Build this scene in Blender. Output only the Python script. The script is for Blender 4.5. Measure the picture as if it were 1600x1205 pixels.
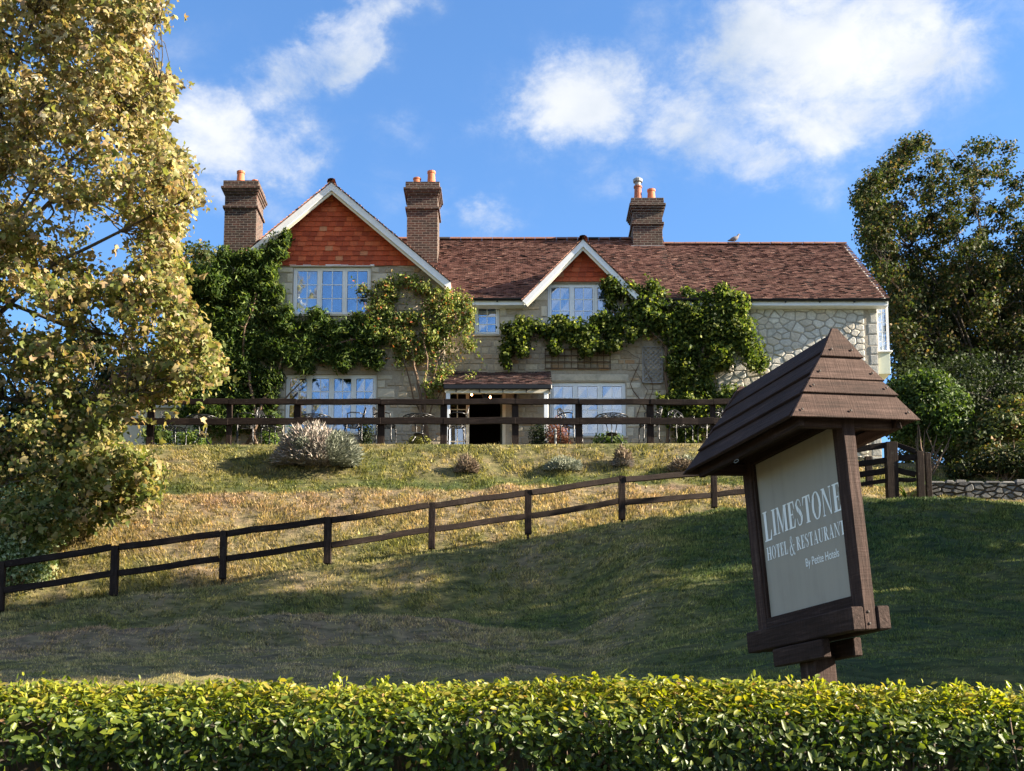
import bpy, bmesh, math, random
import numpy as np
from mathutils import Vector, Matrix, Euler
R = math.radians
random.seed(7); RNG = np.random.default_rng(7)
for o in list(bpy.data.objects): bpy.data.objects.remove(o)
scene = bpy.context.scene
C = scene.collection

# ---------------------------------------------------------------- camera (eye at the origin, looking along +Y)
FPX, PITCH, VH = 1900.0, R(7), 1200.0           # focal length and eye level measured on the 1600 x 1205 photograph
CY = VH - FPX * math.tan(PITCH)
cam = bpy.data.cameras.new('camera'); cam_o = bpy.data.objects.new('camera', cam); C.objects.link(cam_o)
cam.sensor_width = 36; cam.lens = FPX / 1600 * 36; cam.shift_y = (CY - 602.5) / 1600
cam.clip_start = 0.1; cam.clip_end = 2000
cam_o.rotation_euler = (R(90) + PITCH, 0, 0); scene.camera = cam_o
def at(u, v, D):
    """world point at distance D (metres along Y) on the sight line through photo point u, v (survey helper)"""
    yv = (CY - v) / FPX; t = D / (math.cos(PITCH) - yv * math.sin(PITCH))
    return Vector((t * (u - 800) / FPX, D, t * (math.sin(PITCH) + yv * math.cos(PITCH))))
def proj(p):
    zc = p[1] * math.cos(PITCH) + p[2] * math.sin(PITCH); yc = p[2] * math.cos(PITCH) - p[1] * math.sin(PITCH)
    return 800 + FPX * p[0] / zc, CY - FPX * yc / zc

# ---------------------------------------------------------------- sun, sky, exposure
SUN_EL, SUN_AZ = R(25), R(-6)                    # along the front wall, from its far end
S = Vector((math.cos(SUN_EL) * math.cos(SUN_AZ), math.cos(SUN_EL) * math.sin(SUN_AZ), math.sin(SUN_EL)))
sun = bpy.data.lights.new('sun', 'SUN'); sun.energy = 5.0; sun.angle = R(0.53); sun.color = (1.0, 0.87, 0.68)
sun_o = bpy.data.objects.new('sun', sun); C.objects.link(sun_o); sun_o.rotation_euler = S.to_track_quat('Z', 'Y').to_euler()
sun_o.location = S * 90
scene.view_settings.view_transform = 'Standard'; scene.view_settings.look = 'None'
scene.view_settings.exposure = 2.25; scene.view_settings.gamma = 1.0
scene.cycles.max_bounces = 6; scene.cycles.transparent_max_bounces = 8
try: scene.cycles.use_denoising = True
except Exception: pass

class NT:
    """tiny node-tree builder"""
    def __init__(s, nt): s.nt = nt; nt.nodes.clear()
    def n(s, t, ins=None, **kw):
        nd = s.nt.nodes.new(t)
        for k, v in kw.items(): setattr(nd, k, v)
        for k, v in (ins or {}).items():
            sk = nd.inputs[k]
            if hasattr(v, 'is_output') or hasattr(v, 'links') and hasattr(v, 'node'): s.nt.links.new(v, sk)
            else: sk.default_value = v
        return nd
    def m(s, op, a, b=0.0, c=None, clamp=False):
        ins = {0: a, 1: b}
        if c is not None: ins[2] = c
        return s.n('ShaderNodeMath', ins, operation=op, use_clamp=clamp).outputs[0]
    def ramp(s, fac, stops, interp='LINEAR'):
        nd = s.n('ShaderNodeValToRGB', {0: fac}); cr = nd.color_ramp; cr.interpolation = interp
        while len(cr.elements) < len(stops): cr.elements.new(0.5)
        for e, (p, c) in zip(cr.elements, stops):
            e.position = p; e.color = (c[0], c[1], c[2], 1) if hasattr(c, '__len__') else (c, c, c, 1)
        return nd.outputs[0]
    def noise(s, vec, scale, detail=4, rough=0.55, dist=0.0):
        return s.n('ShaderNodeTexNoise', {'Vector': vec, 'Scale': scale, 'Detail': detail, 'Roughness': rough, 'Distortion': dist}).outputs[0]
    def mix(s, f, a, b, mode='MIX'):
        nd = s.n('ShaderNodeMix', data_type='RGBA', blend_type=mode)
        for k, v in ((0, f), (6, a), (7, b)):
            if hasattr(v, 'node'): s.nt.links.new(v, nd.inputs[k])
            else: nd.inputs[k].default_value = v if k == 0 else (*v[:3], 1)
        return nd.outputs[2]

world = bpy.data.worlds.new('World'); scene.world = world; world.use_nodes = True
def build_sky():
    t = NT(world.node_tree)
    sky = t.n('ShaderNodeTexSky', sky_type='NISHITA', sun_disc=False, sun_elevation=SUN_EL, sun_rotation=R(90) - SUN_AZ,
              air_density=1.0, dust_density=0.3, ozone_density=2.2, altitude=50)
    skyc = t.n('ShaderNodeHueSaturation', {'Saturation': 1.06, 'Value': 1.0, 'Color': sky.outputs[0]}).outputs[0]
    skyc = t.mix(1.0, skyc, (0.72, 0.91, 1.09), 'MULTIPLY')
    d = t.n('ShaderNodeTexCoord').outputs['Generated']
    sep = t.n('ShaderNodeSeparateXYZ', {0: d})
    az = t.m('ARCTAN2', sep.outputs[0], sep.outputs[1]); el = t.m('ARCSINE', sep.outputs[2])
    vec = t.n('ShaderNodeCombineXYZ', {0: az, 1: t.m('MULTIPLY', el, 1.5), 2: 0.0}).outputs[0]
    big = t.noise(d, 3.2, 3, 0.5)                                   # where the added cloud outside the view gathers
    fine = t.noise(vec, 15.0, 12, 0.66, 0.25)
    soft = t.noise(vec, 5.0, 4, 0.5, 0.2)
    # heaped clouds and wisps over the house, by compass bearing and height
    blobs = [(1310, 90, 190, 95, 0, 1.05), (1180, 60, 130, 80, 0, .8), (1450, 110, 90, 80, 0, .55), (905, 165, 92, 62, 0, 1.0),
             (1090, 205, 110, 60, -.2, .75), (1190, 255, 80, 35, 0, .55), (1030, 60, 90, 60, 0, .35), (960, 285, 75, 45, 0, .36), (1290, 265, 60, 30, 0, .35),
             (530, 65, 145, 38, .62, .62), (425, 140, 60, 45, .3, .5), (345, 225, 85, 55, 0, .85), (440, 245, 65, 45, 0, .55), (370, 315, 90, 35, 0, .4),
             (740, 325, 60, 32, -.1, .55), (640, 215, 70, 22, .1, .32), (590, 290, 60, 40, 0, .25), (200, 60, 150, 60, 0, .3), (1500, 200, 110, 50, 0, .2)]
    wv = t.n('ShaderNodeTexNoise', {'Vector': vec, 'Scale': 9.0, 'Detail': 6, 'Roughness': 0.62}).outputs[1]
    ws = t.n('ShaderNodeSeparateColor', {0: wv})
    az0 = az
    az = t.m('ADD', az, t.m('MULTIPLY', t.m('SUBTRACT', ws.outputs[0], .5), .16)); el = t.m('ADD', el, t.m('MULTIPLY', t.m('SUBTRACT', ws.outputs[1], .5), .10))
    acc = None
    for (u, v, ru, rv, rot, amp) in blobs:
        p = at(u, v, 1).normalized(); a0 = math.atan2(p.x, p.y); e0 = math.asin(p.z)
        ra, re = ru / 1900, rv / 2150
        x = t.m('SUBTRACT', az, a0); y = t.m('SUBTRACT', el, e0)
        c, s_ = math.cos(rot), math.sin(rot)
        xr = t.m('ADD', t.m('MULTIPLY', x, c / ra), t.m('MULTIPLY', y, s_ / ra))
        yr = t.m('ADD', t.m('MULTIPLY', x, -s_ / re), t.m('MULTIPLY', y, c / re))
        q = t.m('ADD', t.m('MULTIPLY', xr, xr), t.m('MULTIPLY', yr, yr))
        g = t.m('MULTIPLY', t.m('EXPONENT', t.m('MULTIPLY', q, -0.62)), amp)
        acc = g if acc is None else t.m('MAXIMUM', acc, g)
    # outside the view, cloud cover is added for extra fill on the front wall
    other = t.m('MULTIPLY', t.m('SUBTRACT', big, 0.40, clamp=True), 4.0)
    away = t.n('ShaderNodeMapRange', {0: t.m('ABSOLUTE', az0), 1: 0.42, 2: 0.62, 3: 0.0, 4: 1.0}).outputs[0]
    acc = t.m('MAXIMUM', acc, t.m('MULTIPLY', other, away))
    dens = t.m('ADD', acc, t.m('MULTIPLY', t.m('SUBTRACT', fine, 0.5), 1.75))
    dens = t.m('ADD', dens, t.m('MULTIPLY', t.m('SUBTRACT', soft, 0.5), 0.7))
    dens = t.m('MULTIPLY', dens, t.m('MULTIPLY', acc, 2.2, clamp=True))
    cov = t.n('ShaderNodeMapRange', {0: dens, 1: -0.02, 2: 1.02, 3: 0.0, 4: 0.95}, interpolation_type='SMOOTHSTEP').outputs[0]
    shade = t.ramp(t.noise(vec, 9.0, 5, 0.5), [(0.3, (2.4, 2.7, 3.1)), (0.62, (3.75, 3.8, 3.85))])
    col = t.mix(cov, skyc, shade)
    bg = t.n('ShaderNodeBackground', {'Color': col, 'Strength': 0.060})
    out = t.n('ShaderNodeOutputWorld', {0: bg.outputs[0]})
build_sky()

# ---------------------------------------------------------------- materials
MAT = {}
def newmat(name):
    m = bpy.data.materials.new(name); m.use_nodes = True; MAT[name] = m
    return m, NT(m.node_tree)
def fin(t, m, col, rough=0.7, bump=None, bstr=0.3, bdist=0.02, metal=0.0, spec=0.4, transl=None, coat=0.0):
    p = t.n('ShaderNodeBsdfPrincipled', {'Roughness': rough, 'Metallic': metal, 'Specular IOR Level': spec, 'Coat Weight': coat})
    if hasattr(col, 'node'): t.nt.links.new(col, p.inputs['Base Color'])
    else: p.inputs['Base Color'].default_value = (*col[:3], 1)
    if bump is not None:
        b = t.n('ShaderNodeBump', {'Height': bump, 'Strength': bstr, 'Distance': bdist})
        t.nt.links.new(b.outputs[0], p.inputs['Normal'])
    sh = p.outputs[0]
    if transl:
        tr = t.n('ShaderNodeBsdfTranslucent')
        if hasattr(col, 'node'): t.nt.links.new(t.mix(1.0, col, transl[1], 'MULTIPLY'), tr.inputs[0])
        else: tr.inputs[0].default_value = (*[a * b for a, b in zip(col, transl[1])], 1)
        sh = t.n('ShaderNodeMixShader', {0: transl[0], 1: sh, 2: tr.outputs[0]}).outputs[0]
    t.n('ShaderNodeOutputMaterial', {0: sh})
    return m
def pos(t): return t.n('ShaderNodeNewGeometry').outputs['Position']
def obj_co(t): return t.n('ShaderNodeTexCoord').outputs['Object']
def attr(t, name): return t.n('ShaderNodeAttribute', attribute_name=name).outputs['Fac']
def orand(t): return t.n('ShaderNodeObjectInfo').outputs['Random']
def plain(name, col, rough=0.6, nscale=18, var=0.18, bstr=0.15, metal=0.0, spec=0.4):
    m, t = newmat(name); n = t.noise(pos(t), nscale, 5, 0.6); n2 = t.noise(pos(t), nscale * .13, 3)
    f = t.m('ADD', t.m('MULTIPLY', n, 0.6), t.m('MULTIPLY', n2, 0.4))
    c = t.ramp(f, [(0.3, [x * (1 - var) for x in col]), (0.7, [min(1, x * (1 + var)) for x in col])])
    return fin(t, m, c, rough, n, bstr, 0.01, metal, spec)
def leafmat(name, stops, transl=0.35, tint=(1.3, 1.35, 0.55), rough=0.62, spec=0.18, vary=0.35):
    m, t = newmat(name); r = attr(t, 'rnd')
    c = t.ramp(r, stops)
    n = t.noise(pos(t), 1.3, 3, 0.5)
    c = t.mix(1.0, c, t.ramp(n, [(0.3, [1 - vary] * 3), (0.7, [1 + vary * .6] * 3)]), 'MULTIPLY')
    return fin(t, m, c, rough, None, spec=spec, transl=(transl, tint))
def woodmat(name, dark, mid, pale, axis=0, stretch=14, rough=0.75, lichen=0.0):
    """sawn, stained timber: grain runs along the local axis; weathered pale on edges of the noise"""
    m, t = newmat(name); o = obj_co(t); ri = orand(t)
    sc = [stretch] * 3; sc[axis] = 1.1
    off = t.n('ShaderNodeCombineXYZ', {0: t.m('MULTIPLY', ri, 37.0), 1: t.m('MULTIPLY', ri, 17.0), 2: t.m('MULTIPLY', ri, 71.0)}).outputs[0]
    v = t.n('ShaderNodeVectorMath', {0: o, 1: off}, operation='ADD').outputs[0]
    v2 = t.n('ShaderNodeVectorMath', {0: v, 1: tuple(sc)}, operation='MULTIPLY').outputs[0]
    g = t.noise(v2, 3.2, 6, 0.65, 0.4); b = t.noise(v, 2.3, 4, 0.6)
    sc2 = [4.0] * 3; sc2[axis] = 60
    saw = t.noise(t.n('ShaderNodeVectorMath', {0: v, 1: tuple(sc2)}, operation='MULTIPLY').outputs[0], 1.6, 2, 0.5)
    f = t.m('ADD', t.m('ADD', t.m('MULTIPLY', g, 0.6), t.m('MULTIPLY', b, 0.3)), t.m('MULTIPLY', saw, 0.14))
    c = t.ramp(f, [(0.34, dark), (0.54, mid), (0.72, pale)])
    if lichen:
        l = t.noise(v, 9.0, 6, 0.7)
        c = t.mix(t.n('ShaderNodeMapRange', {0: l, 1: 0.60, 2: 0.72, 3: 0.0, 4: lichen}).outputs[0], c, (0.20, 0.20, 0.17))
    return fin(t, m, c, max(rough, .78), t.m('ADD', g, t.m('MULTIPLY', saw, .5)), 0.5, 0.012, spec=.14)

woodmat('fence_wood', (.007, .005, .0045), (.017, .011, .009), (.045, .032, .026), 0, 16, .8, .16)
woodmat('fence_post_wood', (.008, .0055, .005), (.022, .014, .011), (.065, .046, .037), 2, 16, .8, .2)
woodmat('sign_wood', (.011, .007, .006), (.033, .0195, .016), (.078, .050, .042), 0, 15, .62, .0)
woodmat('sign_post_wood', (.015, .009, .0078), (.046, .027, .022), (.105, .068, .058), 2, 15, .62, .0)
woodmat('sign_end_wood', (.016, .0095, .008), (.052, .030, .024), (.115, .074, .062), 1, 15, .62, .0)
woodmat('trellis_wood', (.06, .042, .03), (.12, .085, .06), (.2, .15, .11), 0, 12, .85)
woodmat('grey_trellis_wood', (.16, .15, .14), (.30, .29, .28), (.42, .41, .40), 0, 12, .85)
woodmat('door_wood', (.03, .035, .03), (.07, .08, .065), (.11, .12, .1), 2, 12, .5)
plain('bark', (.075, .062, .048), .9, 9, .5, .8)
plain('pale_bark', (.085, .066, .048), .9, 9, .45, .8)
plain('twig', (.13, .085, .055), .9, 20, .4, .4)
plain('white_paint', (.80, .83, .86), .45, 12, .07, .05)
plain('cream_paint', (.72, .68, .57), .5, 12, .08, .05)
plain('sage_paint', (.50, .54, .44), .5, 12, .07, .05)
plain('black_metal', (.012, .012, .014), .42, 30, .3, .15, 0.2)
plain('cast_metal', (.030, .030, .032), .32, 40, .3, .1, 0.5, .6)
plain('terracotta', (.42, .13, .06), .75, 14, .25, .2)
plain('lead', (.22, .23, .24), .6, 10, .2, .2)
plain('asphalt', (.05, .05, .052), .9, 60, .3, .6)
plain('mortar', (.36, .315, .25), .95, 22, .25, .6)
plain('pale_mortar', (.34, .315, .27), .95, 22, .2, .6)
plain('curtain', (.72, .74, .78), .9, 5, .06, .05)
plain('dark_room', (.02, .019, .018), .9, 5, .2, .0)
plain('nail', (.03, .022, .02), .7, 40, .2, .1, .3)
def panelmat():
    m, t = newmat('sign_panel'); o = obj_co(t)
    v = t.n('ShaderNodeVectorMath', {0: o, 1: (9.0, 9.0, .9)}, operation='MULTIPLY').outputs[0]
    st = t.noise(v, 1.6, 5, .6); bl = t.noise(o, 2.2, 4, .6); sp = t.noise(o, 34, 3, .6)
    c = t.ramp(t.m('ADD', t.m('MULTIPLY', st, .55), t.m('MULTIPLY', bl, .45)), [(.32, (.29, .26, .215)), (.5, (.34, .305, .25)), (.7, (.36, .32, .265))])
    c = t.mix(t.n('ShaderNodeMapRange', {0: sp, 1: .68, 2: .78, 3: 0., 4: .3}).outputs[0], c, (.22, .20, .15))
    return fin(t, m, c, .5, st, .03, .01, spec=.25)
panelmat()
plain('sign_letters', (.93, .93, .90), .6, 8, .04, .02, 0, .2)
plain('soil', (.10, .07, .045), .95, 12, .4, .8)
plain('feather', (.16, .145, .15), .8, 30, .3, .3)
plain('pot_lip', (.30, .10, .06), .8, 14, .3, .3)

def stonemat(name, stops, var=.28):
    m, t = newmat(name); r = orand(t); n = t.noise(pos(t), 16, 6, .65); n2 = t.noise(pos(t), 3.5, 3)
    c = t.ramp(r, stops)
    c = t.mix(1.0, c, t.ramp(n, [(.28, [1 - var] * 3), (.7, [1 + var * .5] * 3)]), 'MULTIPLY')
    c = t.mix(t.n('ShaderNodeMapRange', {0: n2, 1: .52, 2: .75, 3: 0., 4: .45}).outputs[0], c, (.15, .14, .115))
    return fin(t, m, c, .92, n, .6, .015)
stonemat('rubble_stone', [(0, (.48, .46, .41)), (.35, (.62, .60, .54)), (.7, (.56, .50, .41)), (1, (.70, .68, .62))])
stonemat('coursed_stone', [(0, (.26, .205, .14)), (.3, (.46, .385, .285)), (.6, (.37, .31, .235)), (.85, (.54, .465, .345)), (1, (.42, .26, .14))])
stonemat('dressed_stone', [(0, (.50, .45, .36)), (.5, (.60, .55, .45)), (1, (.54, .48, .38))], .15)
stonemat('grey_stone', [(0, (.06, .06, .065)), (.5, (.12, .12, .12)), (1, (.20, .195, .185))], .4)
stonemat('corner_stone', [(0, (.40, .39, .36)), (1, (.48, .47, .43))], .2)
def coursedmass():
    m, t = newmat('coursed_mass'); r = attr(t, 'rnd'); n = t.noise(pos(t), 16, 6, .65); n2 = t.noise(pos(t), 2.0, 3)
    c = t.ramp(r, [(0, (.26, .205, .14)), (.3, (.46, .385, .285)), (.6, (.37, .31, .235)), (.85, (.54, .465, .345)), (1, (.42, .26, .14))])
    c = t.mix(1.0, c, t.ramp(n, [(.28, [.7] * 3), (.7, [1.15] * 3)]), 'MULTIPLY')
    c = t.mix(t.n('ShaderNodeMapRange', {0: n2, 1: .5, 2: .75, 3: 0., 4: .4}).outputs[0], c, (.16, .145, .12))
    return fin(t, m, c, .92, n, .6, .015)
coursedmass()
def tilemat(name, stops, use_attr, moss):
    m, t = newmat(name); r = attr(t, 'rnd') if use_attr else orand(t)
    n = t.noise(pos(t), 24, 5, .65); n2 = t.noise(pos(t), 1.1, 4, .6)
    c = t.ramp(r, stops)
    c = t.mix(1.0, c, t.ramp(n, [(.3, [.8] * 3), (.7, [1.15] * 3)]), 'MULTIPLY')
    c = t.mix(t.n('ShaderNodeMapRange', {0: n2, 1: .46, 2: .72, 3: 0., 4: moss}).outputs[0], c, (.12, .10, .062))
    return fin(t, m, c, .85, n, .5, .01)
tilemat('roof_tile', [(0, (.014, .009, .009)), (.06, (.05, .02, .016)), (.11, (.145, .064, .048)), (.6, (.185, .084, .063)), (.93, (.225, .11, .083)), (1, (.34, .19, .14))], True, .14)
tilemat('porch_tile', [(0, (.03, .02, .02)), (.3, (.075, .04, .036)), (.7, (.115, .058, .05)), (1, (.15, .085, .07))], True, .15)
tilemat('hung_tile', [(0, (.34, .060, .026)), (.3, (.46, .085, .034)), (.7, (.54, .108, .043)), (.92, (.60, .155, .065)), (1, (.56, .25, .13))], False, .10)
def brickmat():
    m, t = newmat('chimney_brick'); o = pos(t); s = t.n('ShaderNodeSeparateXYZ', {0: o})
    v = t.n('ShaderNodeCombineXYZ', {0: t.m('ADD', s.outputs[0], s.outputs[1]), 1: s.outputs[2], 2: 0.0}).outputs[0]
    b = t.n('ShaderNodeTexBrick', {'Vector': v, 'Color1': (.040, .022, .018, 1), 'Color2': (.100, .044, .031, 1), 'Mortar': (.20, .17, .14, 1), 'Scale': 1.0,
            'Mortar Size': .009, 'Mortar Smooth': .2, 'Bias': -.1, 'Brick Width': .225, 'Row Height': .075})
    n = t.noise(o, 14, 6, .7); n2 = t.noise(o, 2.2, 4, .6)
    c = t.mix(1.0, b.outputs[0], t.ramp(n, [(.3, [.55] * 3), (.7, [1.25] * 3)]), 'MULTIPLY')
    c = t.mix(t.n('ShaderNodeMapRange', {0: n2, 1: .52, 2: .7, 3: 0., 4: .4}).outputs[0], c, (.085, .075, .055))
    h = t.m('SUBTRACT', t.m('MULTIPLY', n, .3), t.m('MULTIPLY', b.outputs[1], 1.0))
    return fin(t, m, c, .92, h, .8, .012)
brickmat()
def glassmat():
    m, t = newmat('window_glass')
    gl = t.n('ShaderNodeBsdfGlossy', {'Color': (.80, .87, .97, 1), 'Roughness': .03}); tr = t.n('ShaderNodeBsdfTransparent', {0: (.80, .86, .9, 1)})
    n = t.noise(pos(t), 1.7, 2); bmp = t.n('ShaderNodeBump', {'Height': n, 'Strength': .05, 'Distance': .05}); t.nt.links.new(bmp.outputs[0], gl.inputs['Normal'])
    t.n('ShaderNodeOutputMaterial', {0: t.n('ShaderNodeMixShader', {0: .36, 1: tr.outputs[0], 2: gl.outputs[0]}).outputs[0]})
glassmat()
def lampmat():
    m, t = newmat('bulb_glow'); e = t.n('ShaderNodeEmission', {0: (1, .35, .12, 1), 1: 9.0}); t.n('ShaderNodeOutputMaterial', {0: e.outputs[0]})
lampmat()
# turf: the same position noise colours the soil sheet and the blades, so dry and green patches agree
def turf_color(t, blades):
    p = pos(t); s = t.n('ShaderNodeSeparateXYZ', {0: p})
    n1 = t.noise(p, .55, 5, .62, .3); n2 = t.noise(p, 2.6, 4, .6); n3 = t.noise(p, 11., 3, .6)
    # steep banks are dry, flat mown ground is greener
    nz = t.n('ShaderNodeSeparateXYZ', {0: t.n('ShaderNodeNewGeometry').outputs['True Normal']}).outputs[2]
    f = t.m('ADD', t.m('ADD', t.m('MULTIPLY', n1, .55), t.m('MULTIPLY', n2, .33)), t.m('MULTIPLY', n3, .12))
    dry = attr(t, 'dry')  # also carries the shade painted at the foot of the bank
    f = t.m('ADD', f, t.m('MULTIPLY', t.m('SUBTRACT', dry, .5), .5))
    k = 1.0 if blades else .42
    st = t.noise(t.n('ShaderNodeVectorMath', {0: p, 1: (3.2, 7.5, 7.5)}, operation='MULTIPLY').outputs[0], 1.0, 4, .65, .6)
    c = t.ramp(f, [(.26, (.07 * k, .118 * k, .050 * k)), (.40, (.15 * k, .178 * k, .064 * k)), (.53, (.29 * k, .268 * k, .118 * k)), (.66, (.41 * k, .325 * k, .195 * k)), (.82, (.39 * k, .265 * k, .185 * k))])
    c = t.mix(1.0, c, t.ramp(st, [(.34, (.42, .46, .45)), (.52, (.95, .95, .95)), (.68, (1.35, 1.3, 1.2))]), 'MULTIPLY')
    return c, n3, n2
def turfmats():
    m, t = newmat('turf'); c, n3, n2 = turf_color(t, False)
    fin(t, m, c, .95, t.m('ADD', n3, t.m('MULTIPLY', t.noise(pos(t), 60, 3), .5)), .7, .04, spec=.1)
    m, t = newmat('grass_blade'); c, n3, n2 = turf_color(t, True); r = attr(t, 'rnd')
    c = t.mix(1.0, c, t.ramp(r, [(0, (.30, .36, .30)), (.45, (.95, .95, .95)), (.8, (1.35, 1.3, 1.15)), (1, (1.9, 1.75, 1.5))]), 'MULTIPLY')
    fin(t, m, c, .7, None, spec=.2, transl=(.3, (1.2, 1.2, .7)))
turfmats()
leafmat('sycamore_leaf', [(0, (.06, .085, .02)), (.22, (.15, .185, .046)), (.45, (.26, .25, .085)), (.60, (.35, .29, .13)), (.76, (.32, .21, .11)), (.9, (.48, .42, .25)), (1, (.62, .58, .43))], .45, (1.12, 1.1, .62), .5, .3, .3)
leafmat('ivy_leaf', [(0, (.06, .10, .03)), (.4, (.15, .21, .085)), (.8, (.31, .37, .21)), (1, (.5, .55, .4))], .3, rough=.5)
leafmat('wisteria_leaf', [(0, (.022, .045, .012)), (.45, (.055, .098, .024)), (.8, (.11, .16, .04)), (1, (.21, .25, .07))], .42)
leafmat('rambler_leaf', [(0, (.05, .085, .02)), (.35, (.14, .19, .045)), (.68, (.26, .30, .09)), (.86, (.42, .40, .17)), (.95, (.45, .24, .10)), (1, (.45, .09, .04))], .32)
leafmat('vine_leaf', [(0, (.024, .046, .011)), (.45, (.068, .105, .024)), (.8, (.155, .19, .04)), (1, (.31, .33, .08))], .42)
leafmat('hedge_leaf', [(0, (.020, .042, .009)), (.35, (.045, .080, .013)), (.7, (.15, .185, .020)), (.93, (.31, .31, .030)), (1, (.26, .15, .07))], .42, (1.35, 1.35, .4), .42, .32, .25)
leafmat('dark_tree_leaf', [(0, (.014, .024, .010)), (.5, (.034, .05, .017)), (.85, (.065, .075, .025)), (1, (.14, .10, .045))], .28)
leafmat('autumn_tree_leaf', [(0, (.018, .032, .010)), (.5, (.042, .062, .019)), (.82, (.085, .088, .030)), (1, (.20, .12, .055))], .3)
leafmat('laurel_leaf', [(0, (.022, .045, .012)), (.5, (.05, .09, .022)), (1, (.13, .18, .045))], .3, rough=.55)
leafmat('box_leaf', [(0, (.012, .022, .008)), (1, (.04, .06, .02))], .2)
leafmat('bronze_leaf', [(0, (.10, .035, .02)), (.6, (.24, .095, .055)), (1, (.34, .19, .12))], .25, (1.2, 1, .7))
leafmat('lavender_sprig', [(0, (.16, .15, .125)), (.45, (.30, .28, .235)), (.75, (.33, .255, .225)), (1, (.46, .44, .38))], .15, (1, 1, 1))
leafmat('dry_sprig', [(0, (.13, .095, .065)), (.6, (.26, .195, .14)), (1, (.36, .29, .2))], .15, (1, 1, 1))
leafmat('grey_sprig', [(0, (.12, .14, .095)), (.6, (.24, .26, .19)), (1, (.38, .39, .32))], .15, (1, 1, 1))
leafmat('shrub_leaf', [(0, (.028, .045, .016)), (.5, (.075, .10, .035)), (.85, (.15, .16, .06)), (1, (.24, .13, .06))], .3)
leafmat('moss', [(0, (.09, .10, .02)), (1, (.22, .22, .05))], .15)

# ---------------------------------------------------------------- object helpers
def put(o, parent=None, label=None, cat=None, group=None, kind=None):
    if o.name not in C.objects: C.objects.link(o)
    if parent is not None: o.parent = parent
    for k, v in (('label', label), ('category', cat), ('group', group), ('kind', kind)):
        if v: o[k] = v
    return o
def empty(name, loc, label, cat, group=None, rz=0):
    o = bpy.data.objects.new(name, None); o.location = loc; o.rotation_euler = (0, 0, rz); o.empty_display_size = .2
    return put(o, None, label, cat, group)
class MB:
    def __init__(s): s.v = []; s.f = []
    def poly(s, pts): n = len(s.v); s.v += [tuple(p) for p in pts]; s.f.append(tuple(range(n, n + len(pts)))); return s
    def hexa(s, p):
        """p: 8 points, bottom loop 0-3 and top loop 4-7 in the same order"""
        n = len(s.v); s.v += [tuple(q) for q in p]
        for f in ((3, 2, 1, 0), (4, 5, 6, 7), (0, 1, 5, 4), (1, 2, 6, 5), (2, 3, 7, 6), (3, 0, 4, 7)): s.f.append(tuple(n + i for i in f))
        return s
    def box(s, x0, x1, y0, y1, z0, z1):
        return s.hexa([(x0, y0, z0), (x1, y0, z0), (x1, y1, z0), (x0, y1, z0), (x0, y0, z1), (x1, y0, z1), (x1, y1, z1), (x0, y1, z1)])
    def bar(s, a, b, w, h, up=(0, 0, 1)):
        a = Vector(a); b = Vector(b); d = (b - a).normalized(); up = Vector(up)
        sx = d.cross(up); sx = sx.normalized() if sx.length > 1e-5 else Vector((1, 0, 0)); uz = sx.cross(d).normalized()
        q = []
        for p in (a, b):
            q.append([p + sx * w / 2 * i + uz * h / 2 * j for i, j in ((-1, -1), (1, -1), (1, 1), (-1, 1))])
        return s.hexa(q[0] + q[1])
    def tube(s, pts, rad, n=6, cap=True):
        pts = [Vector(p) for p in pts]; rad = rad if hasattr(rad, '__len__') else [rad] * len(pts)
        base = len(s.v); prev = None
        for i, p in enumerate(pts):
            d = (pts[min(i + 1, len(pts) - 1)] - pts[max(i - 1, 0)])
            d = d.normalized() if d.length > 1e-9 else Vector((0, 0, 1))
            if prev is None: x = d.orthogonal().normalized()
            else:
                x = prev - d * prev.dot(d); x = x.normalized() if x.length > 1e-6 else d.orthogonal().normalized()
            prev = x; y = d.cross(x)
            for k in range(n):
                a = 2 * math.pi * k / n; s.v.append(tuple(p + (x * math.cos(a) + y * math.sin(a)) * rad[i]))
        for i in range(len(pts) - 1):
            for k in range(n):
                a = base + i * n + k; b = base + i * n + (k + 1) % n
                s.f.append((a, b, b + n, a + n))
        if cap:
            s.f.append(tuple(base + k for k in reversed(range(n)))); e = base + (len(pts) - 1) * n; s.f.append(tuple(e + k for k in range(n)))
        return s
    def lathe(s, c, prof, n=12):
        base = len(s.v); c = Vector(c)
        for r, z in prof:
            for k in range(n):
                a = 2 * math.pi * k / n; s.v.append((c.x + r * math.cos(a), c.y + r * math.sin(a), c.z + z))
        for i in range(len(prof) - 1):
            for k in range(n):
                a = base + i * n + k; b = base + i * n + (k + 1) % n; s.f.append((a, b, b + n, a + n))
        s.f.append(tuple(base + k for k in reversed(range(n)))); e = base + (len(prof) - 1) * n; s.f.append(tuple(e + k for k in range(n)))
        return s
    def mesh(s, name, mat, smooth=False):
        me = bpy.data.meshes.new(name); me.from_pydata(s.v, [], s.f); me.materials.append(MAT[mat])
        if smooth: me.polygons.foreach_set('use_smooth', [True] * len(me.polygons))
        me.update(); return me
    def obj(s, name, mat, parent=None, smooth=False, bevel=0, loc=None, **kw):
        o = bpy.data.objects.new(name, s.mesh(name, mat, smooth))
        if loc is not None: o.location = loc
        if bevel:
            b = o.modifiers.new('edge', 'BEVEL'); b.width = bevel; b.segments = 1; b.limit_method = 'ANGLE'
        return put(o, parent, **kw)
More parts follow.
